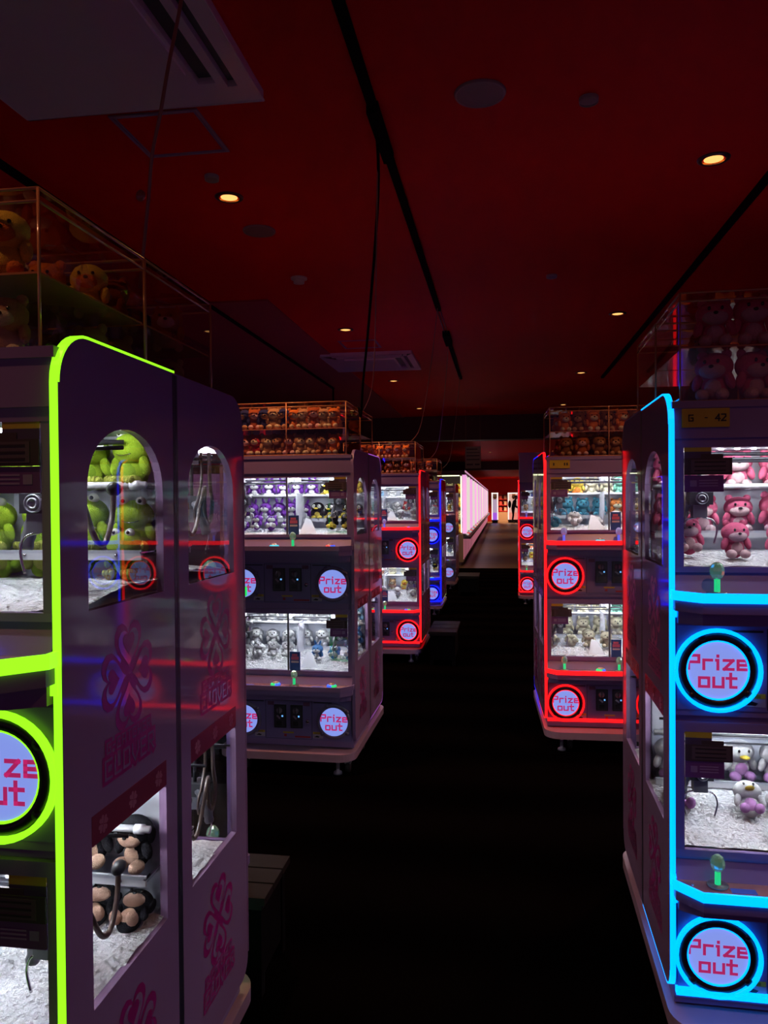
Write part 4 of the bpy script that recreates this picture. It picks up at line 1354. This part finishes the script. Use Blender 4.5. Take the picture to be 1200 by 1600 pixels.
storage(L3, nL3, 0.05, 0.80, -hw + 0.03, hw - 0.05, [['rust', 'brown', 'rust', 'brown', 'rust', 'brown', 'rust'], ['orange', 'rust', 'rust', 'orange', 'rust', 'rust', 'orange']], 0.125, hi='pile', sd=35)
storage(L4, nL4, 0.05, 0.80, -hw + 0.03, hw - 0.05, [['brown'] * 5, ['rust'] * 5], 0.125, hi='pile', sd=36)
storage(R1, nR1, 0.05, 0.41, -hw + 0.04, hw - 0.03, [['pinkbear'] * 6, ['pinkbear'] * 6], 0.142, hi=True, sd=37)
storage(R1, 'dark back machine', 0.414, 0.77, -hw + 0.04, hw - 0.03, [['rust', 'brown', 'rust'], ['rust', 'brown', 'rust']], 0.12, sd=38)
storage(R2, nR2, 0.04, 0.44, -hw + 0.04, hw - 0.03, [['brown', 'rust', 'brown', 'brown', 'rust', 'brown'], ['orange', 'brown', 'orange', 'brown', 'orange', 'brown', 'cream']], 0.13, depthrows=2, sd=39)
g = thing('storage_crate', 'plain grey crate on top of the distant red machine', 'crate', (R3.location.x, R3.location.y + 0.02, 1.703))
obj('crate_body', lambda mb: mb.box((-hw + 0.02, 0, 0), (hw - 0.02, 0.40, 0.40)), [mat('grey_crate', (0.62, 0.42, 0.50), 0.6)], g)
obj('crate_lid', lambda mb: mb.box((-hw + 0.012, -0.006, 0.40), (hw - 0.012, 0.406, 0.415)), [MATS['grey_crate']], g)

rr = random.Random(12)
for i in range(7):
    def bag(mb):
        t_ = MB()
        t_.ball((0, 0, 0), 1.0, 0, 9, 7)
        vs = []
        for p in t_.v:
            k = 1 + rr.uniform(-0.22, 0.22)
            vs.append((p[0] * 0.062 * k, p[1] * 0.055 * k, max(p[2] * 0.062 * k, -0.05)))
        mb.add(vs, t_.f, 0, False)
    px_ = (-0.83, -0.84, -0.86, -0.83, -0.88, -0.84, -0.86)[i]
    o = obj('plastic_bag', bag, [glass('bag_film%d' % i, (0.97, 0.95, 0.93), 1.35, 0.05) if i == 0 else MATS['bag_film0']], None, None, (px_ - 0.02, 1.30 + i * 0.105, (1.757, 1.90)[i % 2]))
    tag(o, 'crinkled clear plastic bag in the %s layer of the boxes over the lime machine' % ('lower', 'upper')[i % 2], 'plastic bag', 'clear bags wrapped round the boxed toys, %s layer' % ('lower', 'upper')[i % 2])

# ------------------------------------------------------------------ the pink-lit case row
PINKT = lit('pink_tube', (0.95, 0.42, 0.80), 0.95)
WHT = lit('cream_tube', (0.95, 0.85, 0.75), 0.8)
CASEB = mat('beige_case_body', (0.30, 0.27, 0.22), 0.5)
WORDN = ['nearest', 'second', 'third', 'fourth', 'fifth', 'sixth', 'seventh', 'eighth', 'ninth', 'tenth', 'eleventh', 'twelfth', 'thirteenth', 'fourteenth', 'fifteenth', 'sixteenth', 'seventeenth', 'farthest']
for i in range(18):
    y0 = 17.2 + i * 1.8
    t = thing('prize_case', '%s glass prize case in the long pink-lit row' % WORDN[i], 'prize case', (-0.80, y0, 0), 0, 'pink-lit prize cases in one long row')
    Lc = 1.79
    def cb_(mb):
        mb.box((-0.75, 0, 0.08), (-0.02, Lc, 0.70))
        mb.box((-0.75, 0, 2.02), (0.02, Lc, 2.12))
        mb.box((-0.70, 0.03, 0), (-0.08, Lc, 0.08))
        mb.box((-0.75, 0, 0.70), (-0.70, Lc, 2.02))
        mb.box((-0.70, Lc - 0.9, 0.70), (-0.06, Lc - 0.88, 2.02))
    obj('case_body', cb_, [CASEB], t, 'pc')
    obj('back_panel', lambda mb: mb.box((-0.69, 0.02, 0.71), (-0.67, Lc, 2.0)), [mat('case_back', (0.55, 0.52, 0.30), 0.6)], t, 'pc')
    def gl(mb):
        mb.add([(-0.02, 0.03, 0.72), (-0.02, Lc - 0.02, 0.72), (-0.02, Lc - 0.02, 2.02), (-0.02, 0.03, 2.02)], [(0, 1, 2, 3)])
        mb.add([(-0.68, 0.01, 0.72), (-0.03, 0.01, 0.72), (-0.03, 0.01, 2.02), (-0.68, 0.01, 2.02)], [(0, 1, 2, 3)])
    obj('display_window', gl, [GLASS], t, 'pc')
    obj('light_post', lambda mb: mb.box((-0.04, 0.0, 0.72), (0.055, 0.07, 2.03)), [PINKT if i % 2 == 0 else WHT], t, 'pc%d' % (i % 2))
    obj('light_post', lambda mb: mb.box((-0.04, 0.9, 0.72), (0.040, 0.95, 2.03)), [WHT if i % 2 == 0 else PINKT], t, 'pd%d' % (i % 2))
    obj('case_tube', lambda mb: mb.box((-0.60, 0.02, 2.005), (-0.10, 0.05, 2.018)), [lit('yellow_tube', (0.85, 0.95, 0.5), 6.0)], t, 'pc')
    obj('header_strip', lambda mb: mb.box((0.02, 0, 2.095), (0.035, Lc, 2.125)), [lit('mauve_tube', (0.75, 0.35, 0.55), 0.8)], t, 'pc')
    def ledge(mb):
        mb.add([(-0.02, 0, 0.72), (0.14, 0, 0.64), (0.14, 0, 0.60), (-0.02, 0, 0.60), (-0.02, Lc, 0.72), (0.14, Lc, 0.64), (0.14, Lc, 0.60), (-0.02, Lc, 0.60)],
               [(0, 1, 2, 3), (4, 5, 6, 7), (0, 1, 5, 4), (1, 2, 6, 5), (2, 3, 7, 6)])
    ld = obj('control_ledge', ledge, [mat('black_ledge', (0.03, 0.025, 0.03), 0.25)], t, 'pc')
    for k in range(3):
        obj('push_button', lambda mb: mb.lathe([(0, 0.03), (0.03, 0.025), (0.04, 0.0)], (0.06, 0.3 + k * 0.6, 0.68), 0, 12), [lit('btn_white', (0.8, 0.8, 0.85), 0.5) if k != 1 else MATS['btn_red']], ld, 'pc%d' % k)
    for k in range(3):
        obj('front_strip', lambda mb: mb.box((-0.02, 0.05 + k * 0.6, 0.14), (-0.010, 0.10 + k * 0.6, 0.60)), [lit('rose_tube', (0.85, 0.25, 0.35), 0.6)], t, 'pc%d' % k)
rr = random.Random(5)
for lv, zz in enumerate((0.704, 1.004, 1.304, 1.604)):
    if lv:
        b_ = tag(obj('glass_shelf', lambda mb: mb.box((-1.46, 17.24, zz - 0.006), (-0.86, 17.60, zz - 0.001)), [SHELFCLR]), 'glass shelf inside the nearest prize case, %s of three' % ('lowest', 'middle', 'top')[lv - 1], 'shelf', 'glass shelves in the nearest prize case')
    for k in range(3):
        plush(('yellow', 'cream', 'yellow')[(k + lv) % 3], -0.93 - k * 0.2, 17.36, zz, 0.24, rr.uniform(-0.3, 0.3), '%s plush in the nearest prize case, level %s, %s from the window' % (('yellow chick', 'cream bear', 'yellow chick')[(k + lv) % 3], ('one', 'two', 'three', 'four')[lv], ('first', 'second', 'third')[k]), 'yellow and cream toys in the nearest prize case', False)
obj('added_corner_tube', lambda mb: mb.box((-0.075, 0.03, 0.74), (-0.055, 0.05, 2.0)), [lit('added_yellow_tube', (0.85, 0.9, 0.45), 5.0)], bpy.data.objects['prize_case'])  # extra tube added to brighten the nearest case

# ------------------------------------------------------------------ far end
for k, (xa, xb, ya, glow, lab) in enumerate(((-0.56, -0.14, 50.0, (0.45, 0.12, 0.85), 'white-framed lit prize cabinet at the end of the pink row'), (0.48, 1.25, 50.6, (0.95, 0.30, 0.22), 'white-framed lit prize cabinet beside the standing person'))):
    t = thing('prize_cabinet', lab, 'prize cabinet', (0, ya, 0))
    obj('cabinet_body', lambda mb: [mb.box((xa, 0.05, 0.12), (xb, 0.8, 0.2)), mb.box((xa, 0.7, 0.2), (xb, 0.8, 1.95)), mb.box((xa + 0.03, 0.1, 0), (xb - 0.03, 0.7, 0.12))], [mat('cabinet_black', (0.03, 0.03, 0.03), 0.5)], t)
    obj('light_frame', lambda mb: [mb.box((xa, 0, 0.2), (xa + 0.07, 0.06, 1.95)), mb.box((xb - 0.07, 0, 0.2), (xb, 0.06, 1.95)), mb.box((xa, 0, 1.88), (xb, 0.06, 1.95))], [lit('white_frame_tube', (0.95, 0.9, 0.8), 1.1)], t)
    obj('lower_panel', lambda mb: mb.box((xa + 0.07, 0.02, 0.2), (xb - 0.07, 0.10, 0.66)), [lit('glow%d' % k, glow, 0.8)], t)
    obj('display_panel', lambda mb: mb.box((xa + 0.07, 0.3, 0.66), (xb - 0.07, 0.34, 1.88)), [lit('case_glow%d' % k, (0.55, 0.42, 0.60) if k == 0 else (0.8, 0.5, 0.42), 0.6)], t)
    plush('brown', (xa + xb) / 2, ya + 0.18, 1.52, 0.36, 0, 'brown plush bear high inside the %s' % ('cabinet at the end of the pink row' if k == 0 else 'cabinet beside the person'), 'brown toys in the far cabinets', False)
t = thing('red_display_shelf', 'red shelf unit with goods against the far red wall', 'shelf', (0.18, 53.0, 0))
obj('shelf_frame', lambda mb: [mb.box((-0.34, 0.5, 0), (0.34, 0.56, 1.9))] + [mb.box((-0.34, 0, z), (0.34, 0.5, z + 0.05)) for z in (0.7, 1.1, 1.5, 1.85)] + [mb.box((-0.34, 0, 0), (-0.30, 0.5, 1.9)), mb.box((0.30, 0, 0), (0.34, 0.5, 1.9))], [mat('red_shelf', (0.5, 0.02, 0.02), 0.5)], t)
obj('shelf_plinth', lambda mb: mb.box((-0.34, -0.05, 0), (0.34, -0.0, 0.66)), [mat('beige_plinth', (0.32, 0.27, 0.2), 0.6)], t)
for k in range(6):
    zz = (0.75, 1.15, 1.55)[k // 2]
    tag(obj('prize_box', lambda mb: mb.box((-0.09, 0, 0), (0.09, 0.2, 0.24)), [mat('box_%s' % ('cream' if k % 2 else 'pink'), (0.6, 0.5, 0.4) if k % 2 else (0.6, 0.12, 0.12), 0.6)], None, 'pb%d' % (k % 2), (0.18 + (-0.16, 0.16)[k % 2], 53.1, zz)),
        '%s prize box on the %s board of the far red shelf' % ('cream' if k % 2 else 'pink', ('lowest', 'middle', 'upper')[k // 2]), 'box', 'prize boxes on the far shelf')

# hanging notice board
t = thing('hanging_notice', 'pale printed notice board hanging above the pink case row', 'sign', (-0.415, 12.0, 1.95))
obj('board', lambda mb: mb.box((-0.12, 0, 0), (0.12, 0.006, 0.34)), [mat('notice_paper', (0.30, 0.20, 0.13), 0.6)], t)
def nt_(mb):
    for z, a, b, h in ((0.29, -0.10, 0.07, 0.03), (0.24, -0.10, 0.10, 0.02), (0.19, -0.10, 0.10, 0.028), (0.13, -0.10, 0.10, 0.03), (0.05, -0.10, 0.0, 0.04), (0.05, 0.03, 0.10, 0.04)):
        mb.box((a, -0.002, z), (b, 0.0, z + h * 0.6))
obj('print', nt_, [mat('notice_ink', (0.06, 0.02, 0.02), 0.6)], t)
obj('cord', lambda mb: [mb.tube([(s * 0.11, 0.003, 0.34), (s * 0.11, 0.003, 1.0)], 0.002, 0, 6) for s in (-1, 1)], [BROWNC], t)

# step stools
STOOL = mat('stool_top', (0.018, 0.011, 0.009), 0.6, spec=0.1)
for (xa, xb, ya, yb, lab) in ((-1.02, -0.683, 2.13, 2.41, 'brown slatted step stool on the floor behind the lime machine'),
                              (-0.635, -0.385, 6.72, 7.35, 'low dark step stool on the floor beside the left red machine'),
                              (-0.655, -0.33, 11.75, 12.35, 'black step stool by the last unlit machine')):
    t = thing('step_stool', lab, 'step stool', (xa, ya, 0), 0, 'step stools for small players')
    w_, d_ = xb - xa, yb - ya
    def top(mb):
        n = 3
        for k in range(n):
            mb.box((0, d_ * k / n + 0.004, 0.278), (w_, d_ * (k + 1) / n - 0.004, 0.300))
        mb.box((0.01, 0.01, 0.262), (w_ - 0.01, d_ - 0.01, 0.279))
    obj('step_top', top, [STOOL], t)
    for (ax, ay) in ((0.015, 0.015), (w_ - 0.045, 0.015), (0.015, d_ - 0.045), (w_ - 0.045, d_ - 0.045)):
        obj('leg', lambda mb: mb.box((ax, ay, 0), (ax + 0.03, ay + 0.03, 0.262)), [BLACK], t)
    obj('side_board', lambda mb: mb.box((0.02, 0.02, 0.05), (w_ - 0.02, d_ - 0.02, 0.25)), [BLACK], t)


# ------------------------------------------------------------------ the person far down the aisle
def person():
    e = thing('person', 'person in dark clothes with a black bag, standing bent towards a lit cabinet far away', 'person', (0.80, 49.6, 0), math.radians(75))
    # facing local -y ; skeleton: joints with radii
    J = [((0, 0, 0.93), 0.135), ((0, -0.02, 1.10), 0.125), ((0, -0.08, 1.28), 0.145), ((0, -0.13, 1.42), 0.12), ((0, -0.16, 1.49), 0.055), ((0, -0.19, 1.56), 0.06), ((0, -0.21, 1.64), 0.092), ((0, -0.20, 1.72), 0.07),
         ((-0.09, 0, 0.88), 0.095), ((-0.10, -0.04, 0.50), 0.062), ((-0.10, 0.02, 0.10), 0.042), ((-0.10, -0.10, 0.04), 0.038), ((-0.10, -0.16, 0.035), 0.03),
         ((0.09, 0, 0.88), 0.095), ((0.10, 0.02, 0.50), 0.062), ((0.10, 0.10, 0.10), 0.042), ((0.10, -0.02, 0.04), 0.038), ((0.10, -0.08, 0.035), 0.03),
         ((-0.19, -0.12, 1.38), 0.055), ((-0.23, -0.10, 1.12), 0.045), ((-0.20, -0.30, 0.98), 0.033), ((-0.19, -0.38, 0.97), 0.035),
         ((0.19, -0.12, 1.38), 0.055), ((0.23, -0.10, 1.12), 0.045), ((0.20, -0.30, 0.98), 0.033), ((0.19, -0.38, 0.97), 0.035)]
    Ed = [(0, 1), (1, 2), (2, 3), (3, 4), (4, 5), (5, 6), (6, 7), (0, 8), (8, 9), (9, 10), (10, 11), (11, 12), (0, 13), (13, 14), (14, 15), (15, 16), (16, 17), (3, 18), (18, 19), (19, 20), (20, 21), (3, 22), (22, 23), (23, 24), (24, 25)]
    for s, w in ((-1, 21), (1, 25)):
        for k in range(4):
            a = len(J)
            ox = s * 0.19 + (k - 1.5) * 0.019
            J.append(((ox, -0.43, 0.965), 0.010))
            J.append(((ox, -0.465 + abs(k - 1.5) * 0.006, 0.945), 0.009))
            Ed += [(w, a), (a, a + 1)]
        a = len(J)
        J.append(((s * 0.19 - s * 0.04, -0.40, 0.955), 0.010))
        J.append(((s * 0.19 - s * 0.05, -0.43, 0.945), 0.009))
        Ed += [(w, a), (a, a + 1)]
    me = bpy.data.meshes.new('body')
    me.from_pydata([j[0] for j in J], Ed, [])
    o = bpy.data.objects.new('body', me)
    COL.objects.link(o)
    sk = o.modifiers.new('skin', 'SKIN')
    sk.use_smooth_shade = True
    sv = me.skin_vertices
    if not sv:
        bm = bmesh.new()
        bm.from_mesh(me)
        bm.verts.layers.skin.verify()
        bm.to_mesh(me)
        bm.free()
        sv = me.skin_vertices
    for i, j in enumerate(J):
        sv[0].data[i].radius = (j[1], j[1])
    sv[0].data[0].use_root = True
    sub = o.modifiers.new('sub', 'SUBSURF')
    sub.levels = sub.render_levels = 1
    me.materials.append(mat('dark_clothes', (0.02, 0.018, 0.018), 0.8))
    o.parent = e
    obj('face', lambda mb: [mb.ball((0, -0.235, 1.635), (0.072, 0.075, 0.105), 0), mb.ball((0, -0.315, 1.62), (0.012, 0.018, 0.02), 0), mb.box((-0.025, -0.306, 1.575), (0.025, -0.300, 1.582), 1), mb.ball((-0.03, -0.30, 1.65), 0.009, 1, 8, 6), mb.ball((0.03, -0.30, 1.65), 0.009, 1, 8, 6), mb.ball((-0.075, -0.22, 1.63), (0.012, 0.02, 0.03), 0, 8, 6), mb.ball((0.075, -0.22, 1.63), (0.012, 0.02, 0.03), 0, 8, 6)], [mat('skin', (0.5, 0.28, 0.2), 0.6), EYE_M], e)
    obj('hair', lambda mb: mb.ball((0, -0.19, 1.685), (0.092, 0.105, 0.095), 0), [mat('black_hair', (0.012, 0.01, 0.01), 0.5)], e)
    def bag(mb):
        mb.ball((0, 0.13, 1.20), (0.15, 0.10, 0.24), 0)
    b = obj('backpack', bag, [mat('black_bag', (0.012, 0.012, 0.014), 0.7)], None)
    b.location = (0.71, 49.58, 0)
    b.rotation_euler = e.rotation_euler
    tag(b, 'black backpack on the back of the person far away', 'backpack')
    obj('shirt', lambda mb: mb.ball((0, -0.10, 1.25), (0.16, 0.12, 0.22), 0), [mat('olive_shirt', (0.22, 0.19, 0.12), 0.8)], e)


person()

if PILE.v:
    pm = PILE.mesh('distant_plush_toys')
    for m_ in PILE_M:
        pm.materials.append(m_)
    po = bpy.data.objects.new('distant_plush_toys', pm)
    COL.objects.link(po)
    tag(po, 'small mixed plush toys inside the distant machines and their top boxes', 'plush toys', None, 'stuff')
